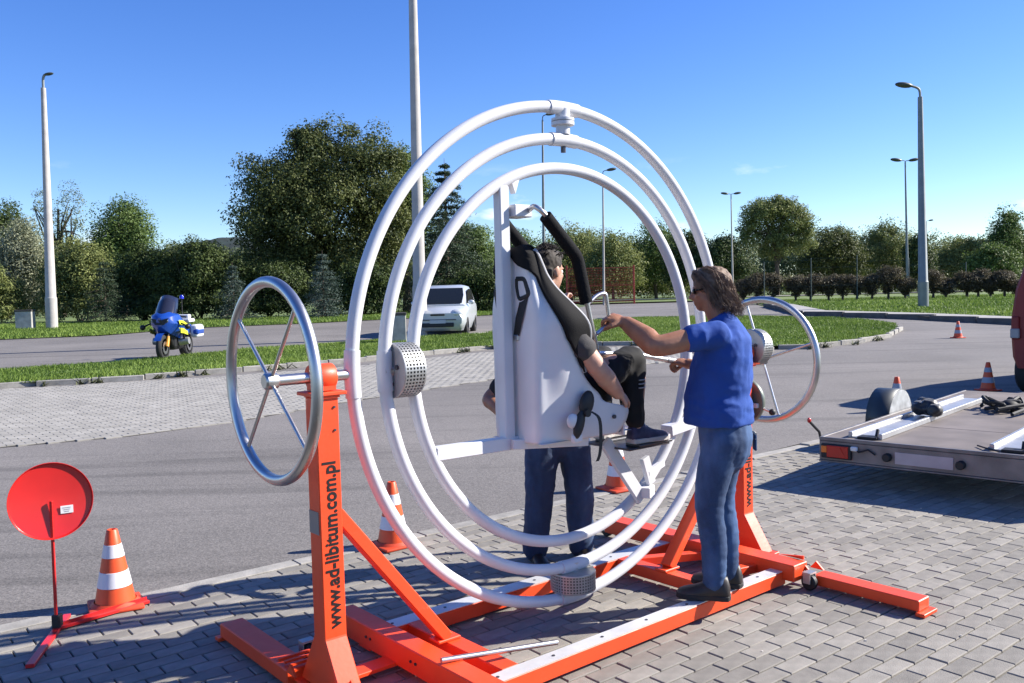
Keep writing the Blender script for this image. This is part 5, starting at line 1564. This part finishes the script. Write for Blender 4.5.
for hp, kn, an in legs:
    shoe(hp_, S0, an + Vector((0, 0, -.08)) - SF * .055, SF, .28, (MAT_DARKSHOE, MAT_SOLE_D))
g = MB(); g.ball(Ps(0, -.020, .040), 1, 12, (.080, .095, .086), srot); g.ball(Ps(0, -.05, -.01), 1, 10, (.075, .06, .07), srot)
me = fuse(g, .008, 2, 'hair'); finish('hair', me, MAT_HAIR_DK, hp_, S0)
# ------------------------------------------------------------------ traffic cones
MAT_CONE = mat('cone_orange', (0.72, 0.082, 0.016), 0.45, var=.06, scale=12)
MAT_CONEW = mat('cone_white_band', (0.68, 0.66, 0.68), 0.35, var=.03, scale=12)
MAT_CONEG = mat('cone_grey_band', (0.30, 0.32, 0.36), 0.4, var=.05, scale=12)
MAT_RUBR = mat('cone_base_orange', (0.60, 0.06, 0.018), 0.6, var=.12, scale=9)
def cone(x, y, rz, label, bands, H=.46, s=1.0, tilt=0.0):
    root = empty('traffic_cone', (x, y, gz(y)), rz, label, 'traffic cone', 'orange traffic cones')
    root.scale = (s, s, s)
    def rad(z): return .112 - (.112 - .030) * (z - .03) / (H - .03)
    b = MB().box((0, 0, .013), (.29, .29, .022), bev=.009, seg=2)
    b.lathe((0, 0, .022), (0, 0, 1), [(.138, 0), (.128, .01), (.116, .022)], 28).build('base', MAT_RUBR, root)
    MB().lathe((0, 0, 0), (0, 0, 1), [(rad(z), z) for z in (.03, .12, .22, .32, H - .006)] + [(.026, H), (.020, H), (.019, H - .03)], 28).build('cone_body', MAT_CONE, root)
    for z0, z1, m in bands:
        MB().lathe((0, 0, 0), (0, 0, 1), [(rad(z0) - .001, z0), (rad(z0) + .0022, z0 + .002), (rad(z1) + .0022, z1 - .002), (rad(z1) - .001, z1)], 28).build('band', m, root)
    return root
W2 = [(.13, .22, MAT_CONEW), (.30, .375, MAT_CONEW)]
G2_ = [(.13, .22, MAT_CONEG), (.30, .375, MAT_CONEG)]
cone(-2.365, 5.02, .5, 'orange cone with two white bands beside the red disc sign', W2)
cone(-.885, 6.14, .7, 'orange cone with white bands behind the left orange post, seen past the rings', W2)
cone(.915, 7.74, .6, 'orange cone with a white band standing behind the footrest', W2)
p = gat(897, 411); cone(p.x, p.y, .2, 'orange cone half hidden behind the trailer wheel guard', G2_)
p = gat(958, 338); cone(p.x, p.y, .2, 'farthest orange cone, standing on the road near the right-hand kerb', G2_, s=.97)
p = gat(988, 390.5); cone(p.x, p.y, .3, 'orange cone with grey bands just left of the red van', G2_, s=.95)

# ------------------------------------------------------------------ red disc sign
MAT_SIGNRED = mat('sign_red', (0.62, 0.018, 0.016), 0.35, var=.05, scale=8, coat=.2)
S1 = Vector((-2.515, 4.655, 0))
sg_ = empty('disc_sign', S1, 0, 'round red disc on a thin red pole with folding feet', 'sign')
nd = Vector((.52, -.85, .10)).normalized()
dc = Vector((-.006, .012, .715))
d_ = MB().lathe(dc - nd * .004, nd, [(0, 0), (.19, 0), (.199, .002)], 56)
d_.lathe(dc - nd * .004, nd, [(.199, .002), (.205, .016), (.208, .016), (.208, -.004), (.0, -.006)], 56)
d_ = d_.build('disc', MAT_SIGNRED, sg_, angle=30)
ex = nd.cross(Vector((0, 0, 1))).normalized() * -1
MB().box(dc + nd * .003 + Vector((.066, .035, -.055)), (.062, .002, .042), Matrix.Rotation(math.atan2(nd.x, -nd.y), 3, 'Z')).build('sticker', mat('white_sticker', (.75, .74, .72), .5), d_)
for k_ in range(3): MB().box(dc + nd * .0052 + Vector((.066, .035, -.045 - .010 * k_)), (.040 - .008 * k_, .001, .0028), Matrix.Rotation(math.atan2(nd.x, -nd.y), 3, 'Z')).build('sticker_print', mat('grey_print', (.35, .35, .36), .6), d_)
MB().bar((.0, -.012, .0), dc + nd * .012 + Vector((.0, 0, .0)), .016, .012, up=(0, 1, 0), bev=.002).build('pole', MAT_SIGNRED, sg_)
fl = MB().bar((0, 0, .02), (.325, .40, .016), .045, .02, bev=.003)
fl.bar((.0, 0, .03), (.32, .395, .03), .006, .03)
fl.build('foot', MAT_SIGNRED, sg_)
MB().bar((0, 0, .016), (.118, -.49, .014), .04, .02, bev=.003).build('foot', MAT_SIGNRED, sg_)
MB().bar((0, 0, .016), (-.05, .20, .014), .04, .02, bev=.003).build('foot', MAT_SIGNRED, sg_)
MB().box((0, 0, .05), (.045, .045, .09), bev=.006).build('socket', MAT_BLACK, sg_)

# ------------------------------------------------------------------ car trailer
TA = R(47)
TF = Vector((math.cos(TA), math.sin(TA), 0)); TL = Vector((-math.sin(TA), math.cos(TA), 0))
T0 = Vector((2.76, 7.79, 0)) - TL * 1.02          # rear centre on the ground
tr_ = empty('car_trailer', T0, TA, 'flat car transport trailer with aluminium rails and red tail lights', 'trailer')
MAT_DECK = mat('plywood_deck', (0.155, 0.13, 0.115), 0.75, var=.2, scale=3, detail=8, bump=.1, bscale=60)
MAT_TRIM = mat('trailer_galv', (0.18, 0.168, 0.16), 0.5, 0.35, var=.25, scale=6)
MAT_RLIGHT = mat('red_lens', (0.45, 0.012, 0.01), 0.2)
MAT_OLIGHT = mat('amber_lens', (0.75, 0.18, 0.02), 0.2)
TWd, TLn, TH = 1.02, 4.3, .42
for k_ in range(4): MB().box((TLn * (k_ + .5) / 4, 0, TH - .013 + .001 * (k_ % 2)), (TLn / 4 - .006, TWd * 2 - .05, .022), bev=.002).build('deck_board', MAT_DECK, tr_)
MB().box((TLn / 2, 0, TH - .034), (TLn - .1, TWd * 2 - .1, .012)).build('deck_bearer', MAT_TRIM, tr_)
for s in (1, -1):
    MB().box((TLn / 2, s * (TWd - .012), TH - .045), (TLn, .03, .095), bev=.003).build('side_beam', MAT_TRIM, tr_)
MB().box((-.013, 0, TH - .012), (.03, TWd * 2, .03), bev=.003).build('rear_edge', MAT_TRIM, tr_)
pn = MB().box((-.012, 0, TH - .115), (.024, TWd * 2, .17), bev=.003).build('rear_panel', MAT_TRIM, tr_)
MB().box((-.022, 0, TH - .208), (.03, TWd * 2, .014), bev=.002).build('rear_lip', MAT_TRIM, tr_)
for s in (1, -1):
    b_ = MB().box((-.035, s * (TWd - .16), TH - .115), (.035, .27, .125), bev=.006).build('tail_light', MAT_BLACK, tr_)
    MB().box((-.054, s * (TWd - .175), TH - .115), (.012, .19, .105), bev=.004).build('red_lens', MAT_RLIGHT, b_)
    MB().box((-.054, s * (TWd - .055), TH - .100), (.012, .05, .06), bev=.004).build('amber_lens', MAT_OLIGHT, b_)
    MB().prism([Vector((-.061, s * (TWd - .20) + a, TH - .115 + c)) for a, c in ((-.05, -.04), (.05, -.04), (0, .045))], (-.004, 0, 0)).build('reflector', MAT_RLIGHT, b_)
for y in (.42, -.16):
    MB().lathe((-.024, y, TH - .12), (-1, 0, 0), [(0, .055), (.03, .055), (.036, .045), (.036, 0)], 16).build('rubber_bumper', MAT_BLACK, pn)
MB().box((-.027, .13, TH - .12), (.006, .46, .10)).build('number_plate_holder', mat('dull_plate', (.36, .36, .40), .4, .3, var=.1, scale=6), pn)
MB().tube([(-.03, .72, TH - .06), (-.05, .66, TH - .10), (-.045, .58, TH - .07), (-.04, .52, TH - .11)], .008, 6).build('cable', MAT_BLACK, pn)
MB().box((-.045, .70, TH - .075), (.03, .06, .04), bev=.008).build('cable_clip', mat('white_plastic', (.7, .7, .68), .5), pn)
# drive-on rails
for yc in (.66, -.48):
    rl = MB()
    for dy in (-.13, .13):
        rl.box((1.75, yc + dy, TH + .025), (3.3, .035, .05), bev=.004)
    rl.box((1.75, yc, TH + .006), (3.3, .26, .012))
    ro = rl.build('wheel_rail', mat('rail_aluminium', (.42, .42, .42), .4, .5, var=.1, scale=6), tr_)
    MB().box((.12, yc - .03, TH + .012), (.12, .17, .02), bev=.003).build('rail_stop', MAT_BLACK, ro)
    MB().bar((.15, yc - .08, TH + .01), (.19, yc - .08, TH + .075), .02, .03).build('rail_pin', MAT_BLACK, ro)
MB().tube([(.02, -.42, TH + .01), (.10, -.30, TH + .015), (.2, -.22, TH + .012)], .007, 6).build('strap_end', MAT_BLACK, tr_)
# wheels with guards
MAT_TYRE = mat('tyre_rubber', (0.018, 0.018, 0.018), 0.8, bump=.2, scale=40)
def wheel(parent, c, rad, wid, axis, name='wheel'):
    a = Vector(axis).normalized(); c = Vector(c)
    w = MB().lathe(c - a * wid / 2, a, [(rad * .62, .0), (rad * .9, .0), (rad, wid * .16), (rad * 1.005, wid * .5), (rad, wid * .84), (rad * .9, wid), (rad * .62, wid)], 32).build(name, MAT_TYRE, parent)
    MB().lathe(c - a * wid * .42, a, [(0, wid * .3), (rad * .2, wid * .22), (rad * .55, wid * .32), (rad * .63, 0), (rad * .63, wid * .84), (rad * .55, wid * .5), (rad * .2, wid * .62), (0, wid * .55)], 24).build('rim', MAT_TRIM, w)
    return w
for s in (1, -1):
    wx = 2.1; wy = s * (TWd + .14)
    wheel(tr_, (wx, wy, .30), .30, .17, (0, 1, 0))
    gp = MB(); rows = []
    for k in range(15):
        t = math.pi * k / 14
        rows.append([(wx + .37 * math.cos(t), wy - .12, .30 + .35 * math.sin(t)), (wx + .37 * math.cos(t), wy + .12, .30 + .35 * math.sin(t))])
    gp.grid(rows)
    go_ = gp.build('wheel_guard', mat('black_guard', (.035, .042, .045), .45), tr_)
    md = go_.modifiers.new('s', 'SOLIDIFY'); md.thickness = .012
    mb = MB(); c_ = Vector((wx, wy - s * .115, .30)); rim_ = [Vector((wx + .362 * math.cos(math.pi * k / 14), wy - s * .115, .30 + .342 * math.sin(math.pi * k / 14))) for k in range(15)]
    mb.prism(rim_, (0, -s * .006, 0)).build('guard_side', mat('guard_galv', (.45, .46, .46), .5, .5, var=.25, scale=9), tr_)
# marker lamp on a stalk at the rear corner
ms = MB().tube([(.03, TWd + .005, TH - .05), (.02, TWd + .02, TH + .04), (-.06, TWd + .07, TH + .135)], .013, 8).build('marker_stalk', MAT_BLACK, tr_)
MB().ball((-.065, TWd + .075, TH + .15), .024, 8, (1, .7, 1)).build('marker_lens', MAT_RLIGHT, ms)
MB().bar((TLn, .6, .33), (TLn + 1.35, .03, .36), .07, .09).bar((TLn, -.6, .33), (TLn + 1.35, -.03, .36), .07, .09).build('drawbar', MAT_TRIM, tr_)
# axle and chassis
MB().bar((2.1, -TWd, .28), (2.1, TWd, .28), .07, .07).bar((.1, .5, .36), (TLn, .5, .36), .06, .08).bar((.1, -.5, .36), (TLn, -.5, .36), .06, .08).build('chassis', MAT_TRIM, tr_)
# a crumpled black bag on the left rail, a heap of black straps further right
def tworld(x, y, z): return T0 + TF * x + TL * y + Vector((0, 0, z))
bagm = MB(); g = random.Random(2)
for k in range(10):
    bagm.ball((g.uniform(-.13, .13), g.uniform(-.09, .09), g.uniform(.05, .12)), g.uniform(.05, .09), 8, (1, 1, .85))
me = fuse(bagm, .014, 2, 'bag'); wrinkle(me, .016, 16, 16, 16, 3.0, True); me.materials.append(mat('black_nylon', (.012, .012, .013), .5, sheen=.2))
bag = link('black_bag', me); bag.location = tworld(1.60, .60, TH + .02); bag.rotation_euler = (0, 0, TA + .1)
tag(bag, 'crumpled black bag lying on the left trailer rail', 'bag')
bm_ = MB()
for k in range(9):
    x, y = g.uniform(-.25, .25), g.uniform(-.14, .14)
    bm_.tube(smooth_path([(x, y, .02), (x + g.uniform(-.2, .2), y + g.uniform(-.2, .2), g.uniform(.04, .12)), (x + g.uniform(-.3, .3), y + g.uniform(-.2, .2), g.uniform(.03, .09)), (x + g.uniform(-.3, .3), y + g.uniform(-.2, .2), .02)], 5), .02, 6)
bm_.ball((0, 0, .05), .08, 8, (1.6, 1.1, .8)).ball((-.22, .05, .05), .05, 8)
sp_ = bm_.build('strap_heap', mat('black_webbing', (.015, .014, .014), .7), None, fix=False); sp_.location = tworld(2.6, .10, TH + .01); sp_.rotation_euler = (0, 0, TA)
tag(sp_, 'tangled heap of black straps on the trailer deck', 'straps')

# ------------------------------------------------------------------ body helper: lofted sections across a vehicle
def hull(secs, half, name, material, parent, n_side=None, angle=35):
    """secs: list of (x, [(z, w), ...]) with equal counts; w is half width at height z; mirrored in y"""
    mb = MB(); rows = []
    for x, prof in secs:
        r = [Vector((x, -w, z)) for z, w in prof] + [Vector((x, w, z)) for z, w in reversed(prof)]
        rows.append(r)
    mb.grid(rows, True)
    mb.grid([[r[0] for r in rows], [r[-1] for r in rows]], True)
    for r in (rows[0], rows[-1]): mb.add(r, [tuple(range(len(r)))])
    return mb.build(name, material, parent, angle=angle)

# ------------------------------------------------------------------ red van cut by the right edge
VA = R(40)
vb = Vector((7.42, 12.95, gz(13)))
van = empty('red_van', vb + Vector((math.sin(VA), -math.cos(VA), 0)) * .93, VA, 'dark red van cut off by the right edge of the picture', 'van')
MAT_VRED = mat('dark_red_paint', (0.20, 0.004, 0.006), 0.45)
MAT_VGLASS = mat('vehicle_glass', (0.012, 0.015, 0.018), 0.12, spec=.25)
P_ = lambda a: [(.38, a * .90), (.55, a * .97), (.95, a), (1.15, a * .99), (1.55, a * .93), (1.92, a * .80), (2.02, a * .60)]
secs = [(0, P_(.88)), (.05, P_(.93)), (.6, P_(.95)), (2.8, P_(.95)), (3.5, [(.38, .85), (.55, .92), (.95, .93), (1.12, .92), (1.5, .84), (1.75, .72), (1.82, .55)]), (4.2, [(.38, .8), (.55, .88), (.8, .88), (.95, .86), (1.02, .8), (1.06, .7), (1.08, .5)]), (4.75, [(.40, .7), (.5, .78), (.65, .78), (.75, .75), (.8, .7), (.84, .6), (.86, .4)])]
hull(secs, 1, 'body', MAT_VRED, van)
for x in (.42, 3.85):
    for s in (1, -1): wheel(van, (x, s * .80, .33), .335, .21, (0, 1, 0))
MB().box((-.02, 0, 1.48), (.02, 1.4, .55), bev=.008).build('rear_window', MAT_VGLASS, van)
MB().box((-.03, 0, .52), (.08, 1.30, .16), bev=.03).build('bumper', mat('van_bumper', (.03, .03, .032), .6), van)
for s in (1, -1):
    tl = MB().box((-.012, s * .845, .98), (.05, .10, .34), bev=.012).build('tail_light', MAT_VRED, van)
    MB().box((-.03, s * .845, .90), (.06, .12, .14), bev=.01).build('clear_lens', mat('clear_lens', (.28, .28, .29), .3), tl)
    MB().box((1.75, s * .925, 1.40), (2.0, .02, .42), rot=Matrix.Rotation(.2 * s, 3, 'X'), bev=.006).build('side_window', MAT_VGLASS, van)
MB().box((-.012, 0, .80), (.012, .52, .115)).build('number_plate', mat('van_plate', (.7, .7, .68), .5), van)

# ------------------------------------------------------------------ silver car
cp = Vector((-2.28, 30.4, gz(30.4)))
car = empty('silver_car', cp, R(-93), 'silver compact car parked across the far road, seen from its front', 'car')
car.scale = (1.05, 1.05, 1.05)
MAT_SILVER = mat('silver_paint', (0.50, 0.53, 0.55), 0.3, .25, coat=.4, var=.02, scale=3)
# x forward (front bumper at +), y left
K = 1.0
lower = [(-2.05, [(.30, .62), (.45, .74), (.62, .78), (.80, .79), (.92, .77)]), (-1.95, [(.17, .70), (.45, .82), (.65, .85), (.85, .85), (.98, .82)]), (-1.2, [(.17, .74), (.45, .85), (.65, .87), (.86, .87), (1.0, .84)]),
         (.6, [(.17, .74), (.45, .85), (.65, .87), (.86, .865), (.99, .83)]), (1.1, [(.17, .74), (.45, .85), (.64, .865), (.82, .84), (.94, .76)]), (1.6, [(.17, .74), (.42, .84), (.62, .84), (.78, .80), (.89, .68)]), (1.93, [(.17, .68), (.40, .80), (.58, .80), (.72, .76), (.80, .62)]), (2.04, [(.30, .62), (.40, .74), (.54, .75), (.66, .70), (.72, .58)])]
hull(lower, 1, 'body', MAT_SILVER, car, angle=50)
top = [(-1.93, [(.98, .80), (1.15, .76), (1.35, .70), (1.46, .62), (1.50, .5)]), (-1.3, [(.99, .83), (1.2, .79), (1.45, .71), (1.57, .64), (1.61, .5)]), (-.3, [(.99, .83), (1.2, .79), (1.45, .71), (1.58, .64), (1.62, .5)]), (.25, [(.98, .82), (1.15, .78), (1.35, .72), (1.46, .66), (1.52, .5)]), (1.15, [(.93, .76), (.95, .75), (.965, .74), (.975, .70), (.98, .5)])]
hull(top, 1, 'cabin', MAT_SILVER, car, angle=50)
MB().grid([[Vector((1.13, y * .66, 1.015)) for y in (-1, -.5, 0, .5, 1)], [Vector((.735, y * .68, 1.275)) for y in (-1, -.5, 0, .5, 1)], [Vector((.345, y * .62, 1.515)) for y in (-1, -.5, 0, .5, 1)]]).build('windscreen', MAT_VGLASS, car)
for s in (1, -1):
    MB().prism([Vector((.78, s * .800, 1.02)), Vector((.22, s * .735, 1.43)), Vector((-.30, s * .735, 1.48)), Vector((-.30, s * .82, 1.02))], (0, s * .012, 0)).build('side_window', MAT_VGLASS, car)
    MB().prism([Vector((-.36, s * .82, 1.02)), Vector((-.36, s * .735, 1.48)), Vector((-1.15, s * .735, 1.47)), Vector((-1.35, s * .82, 1.04))], (0, s * .012, 0)).build('side_window', MAT_VGLASS, car)
    MB().ball((1.90, s * .575, .70), .20, 10, (.8, 1.1, .68)).build('headlight', mat('headlight_glass', (.62, .64, .64), .12, .3), car)
    MB().ball((.78, s * .93, 1.04), .10, 8, (.6, 1, .75)).build('mirror', MAT_SILVER, car)
    for x in (1.28, -1.28): wheel(car, (x, s * .77, .30), .30, .19, (0, 1, 0))
    MB().lathe((1.99, s * .52, .36), (1, 0, 0), [(0, .04), (.05, .04), (.06, .0)], 14).build('fog_lamp', mat('fog', (.3, .3, .3), .2), car)
MB().box((2.055, 0, .36), (.06, 1.0, .13), bev=.02).build('lower_grille', mat('black_plastic', (.02, .02, .022), .6), car)
MB().box((2.03, 0, .675), (.08, .46, .06), bev=.02).build('grille', mat('black_plastic2', (.02, .02, .022), .6), car)
MB().box((2.07, 0, .46), (.02, .50, .11), bev=.004).build('number_plate', mat('plate', (.55, .55, .55), .5), car)
MB().box((2.02, 0, .52), (.10, 1.15, .035), bev=.012).build('bumper_strip', mat('grey_strip', (.12, .12, .12), .6), car)

# ------------------------------------------------------------------ police motorcycle
bp_ = gat(176, 358.5)
bike = empty('police_motorcycle', bp_, R(-89), 'blue and yellow police touring motorcycle parked on the road', 'motorcycle')
bike.scale = (1.1, 1.1, 1.1)
BLU = mat('police_blue', (0.010, 0.055, 0.30), 0.25, coat=.5); YEL = mat('fluor_yellow', (0.60, 0.66, 0.03), 0.4); WHT = mat('bike_white', (.62, .63, .66), .35)
ENG = mat('engine_dark', (.022, .022, .024), .45, .4); ORG = mat('fork_orange', (.7, .30, .03), .4); RIMB = mat('black_rim', (.03, .03, .03), .4, .5)
def bike_wheel(x, rad, wid, name):
    w = MB().lathe((x, -wid / 2, rad), (0, 1, 0), [(rad * .70, 0), (rad * .88, 0), (rad * .98, wid * .25), (rad, wid * .5), (rad * .98, wid * .75), (rad * .88, wid), (rad * .70, wid), (rad * .70, 0)], 36).build(name, MAT_TYRE, bike)
    mb = MB().lathe((x, -wid * .35, rad), (0, 1, 0), [(rad * .64, 0), (rad * .71, 0), (rad * .71, wid * .7), (rad * .64, wid * .7), (rad * .64, 0)], 30)
    for k in range(5):
        a = 2 * math.pi * k / 5
        mb.bar((x, 0, rad), (x + rad * .66 * math.cos(a), 0, rad + rad * .66 * math.sin(a)), .03, .035, up=(0, 1, 0))
    mb.build('rim', RIMB, w)
    for s in (1, -1):
        MB().lathe((x, s * wid * .52, rad), (0, s, 0), [(rad * .28, 0), (rad * .5, 0), (rad * .5, .006), (rad * .28, .006)], 24).build('brake_disc', MAT_STEEL, w)
bike_wheel(.80, .305, .12, 'front_wheel'); bike_wheel(-.70, .305, .17, 'rear_wheel')
for s in (1, -1):
    f_ = MB().tube([(.80, s * .095, .31), (.52, s * .095, .95)], .026, 10).build('fork', ENG, bike)
    MB().tube([(.79, s * .10, .33), (.69, s * .10, .56)], .042, 10).build('fork_cover', ORG, f_)
MB().grid([[Vector((.80 + .345 * math.cos(t), y, .305 + .345 * math.sin(t))) for y in (-.08, -.06, 0, .06, .08)] for t in [R(30 + 11 * k) for k in range(11)]]).build('front_mudguard', BLU, bike)
# upper fairing: narrow nose opening to broad wings, split in colours along its length
up_ = [(.92, [(.80, .03), (.88, .07), (.96, .06), (1.0, .02)]), (.84, [(.72, .09), (.86, .20), (1.0, .19), (1.07, .08)]), (.70, [(.64, .13), (.86, .29), (1.05, .27), (1.13, .14)]), (.52, [(.56, .20), (.84, .36), (1.05, .32), (1.14, .19)]),
       (.34, [(.50, .25), (.80, .36), (.98, .30), (1.07, .16)]), (.12, [(.56, .28), (.74, .34), (.92, .27), (1.02, .14)]), (-.12, [(.62, .20), (.72, .24), (.84, .22), (.93, .12)])]
fo = hull(up_, 1, 'fairing', BLU, bike, angle=35)
MB().box((.16, 0, .43), (.66, .36, .40), bev=.09, seg=2).build('engine', ENG, bike)
MB().prism([Vector((.66, -.14, .62)), Vector((.52, -.14, .34)), Vector((.1, -.14, .24)), Vector((-.2, -.14, .30)), Vector((-.25, -.14, .6))], (0, .28, 0), bev=.02).build('belly_pan', ENG, bike)
for s in (1, -1):
    for (z0, z1, k0, k1, m_) in ((.92, .83, .02, .03, YEL), (.74, .64, .02, .025, YEL)):
        MB().grid([[Vector((.66, s * .345, z0 + .02)), Vector((.45, s * .378, z0)), Vector((.25, s * .358, z0 - .05)), Vector((.05, s * .33, z0 - .08))], [Vector((.60, s * .352, z1)), Vector((.42, s * .376, z1 - .02)), Vector((.25, s * .362, z1 - .05)), Vector((.05, s * .335, z1 - .07))]]).build('yellow_stripe', m_, fo)
    MB().ball((.865, s * .115, .925), .085, 10, (.45, .95, .55), Matrix.Rotation(-.35 * s, 3, 'Z')).build('headlight', mat('bike_lamp', (.10, .12, .14), .08, .2), fo)
    mi = MB().ball((.60, s * .52, .78), .085, 10, (.7, .75, .75)).build('mirror', ENG, bike)
    MB().tube([(.55, s * .36, .86), (.60, s * .50, .80)], .02, 8).build('mirror_arm', ENG, mi)
    pn_ = MB().box((-.60, s * .33, .64), (.50, .20, .32), bev=.07, seg=3).build('pannier', WHT, bike)
    MB().box((-.58, s * .365, .62), (.48, .15, .16), bev=.05, seg=2).build('pannier_panel', BLU, pn_)
    MB().box((-.845, s * .33, .66), (.03, .15, .16), bev=.012).build('pannier_reflector', MAT_RLIGHT, pn_)
    MB().cyl((.24, s * .20, .42), (.24, s * .42, .44), .10, .085, 16).build('cylinder', MAT_GALV, bike)
    MB().box((-.30, s * .21, .70), (.40, .05, .22), bev=.02).build('side_panel', BLU, bike)
    MB().box((.30, s * .33, .50), (.05, .05, .30), rot=Matrix.Rotation(.35, 3, 'Y'), bev=.015).build('crash_bar', ENG, bike)
MB().tube([(.3, -.15, .3), (-.2, -.2, .25), (-.8, -.26, .40)], [.03, .03, .06], 12).build('exhaust', MAT_STEEL, bike)
rows = []
for t in (0, .25, .5, .75, 1):
    rows.append([Vector((.84 - .42 * t - .20 * y * y * (1 - .3 * t), y * (.27 - .05 * t * t), 1.03 + .50 * t - .09 * y * y)) for y in (-1, -.75, -.5, -.25, 0, .25, .5, .75, 1)])
MB().prism([Vector((.905, -.10, .84)), Vector((.905, .10, .84)), Vector((.875, .20, .99)), Vector((.90, 0, .95)), Vector((.875, -.20, .99))], (.025, 0, 0)).build('nose_panel', ENG, fo)
MB().box((-.45, 0, .74), (.75, .26, .16), bev=.06, seg=2).build('tail_body', BLU, bike)
ws = MB().grid(rows).build('windscreen', mat('smoked_screen', (.018, .02, .035), .06, coat=.4), bike)
md = ws.modifiers.new('s', 'SOLIDIFY'); md.thickness = .008
MB().box((-.22, 0, .85), (.66, .32, .11), bev=.05, seg=3).build('seat', MAT_BLACK, bike)
MB().ball((.14, 0, .92), .2, 10, (1.1, .85, .62)).build('tank', BLU, bike)
MB().box((-.72, 0, .90), (.42, .36, .09), bev=.03, seg=2).build('tail_rack', WHT, bike)
MB().box((-.66, 0, 1.0), (.20, .30, .10), bev=.03, seg=2).build('radio_box', WHT, bike)
MB().tube([(.36, -.42, 1.0), (.44, -.2, 1.05), (.47, 0, 1.04), (.44, .2, 1.05), (.36, .42, 1.0)], .018, 8).build('handlebar', MAT_BLACK, bike)
mast = MB().cyl((-.84, -.1, .92), (-.84, -.1, 1.44), .012, n=8).build('lamp_mast', MAT_BLACK, bike)
MB().lathe((-.84, -.1, 1.44), (0, 0, 1), [(0, 0), (.05, 0), (.052, .06), (.035, .09), (0, .095)], 16).build('blue_lamp', mat('blue_lens', (.02, .03, .5), .15), mast)
MB().bar((.05, .16, .30), (-.05, .36, .0), .02, .02).build('side_stand', MAT_BLACK, bike)
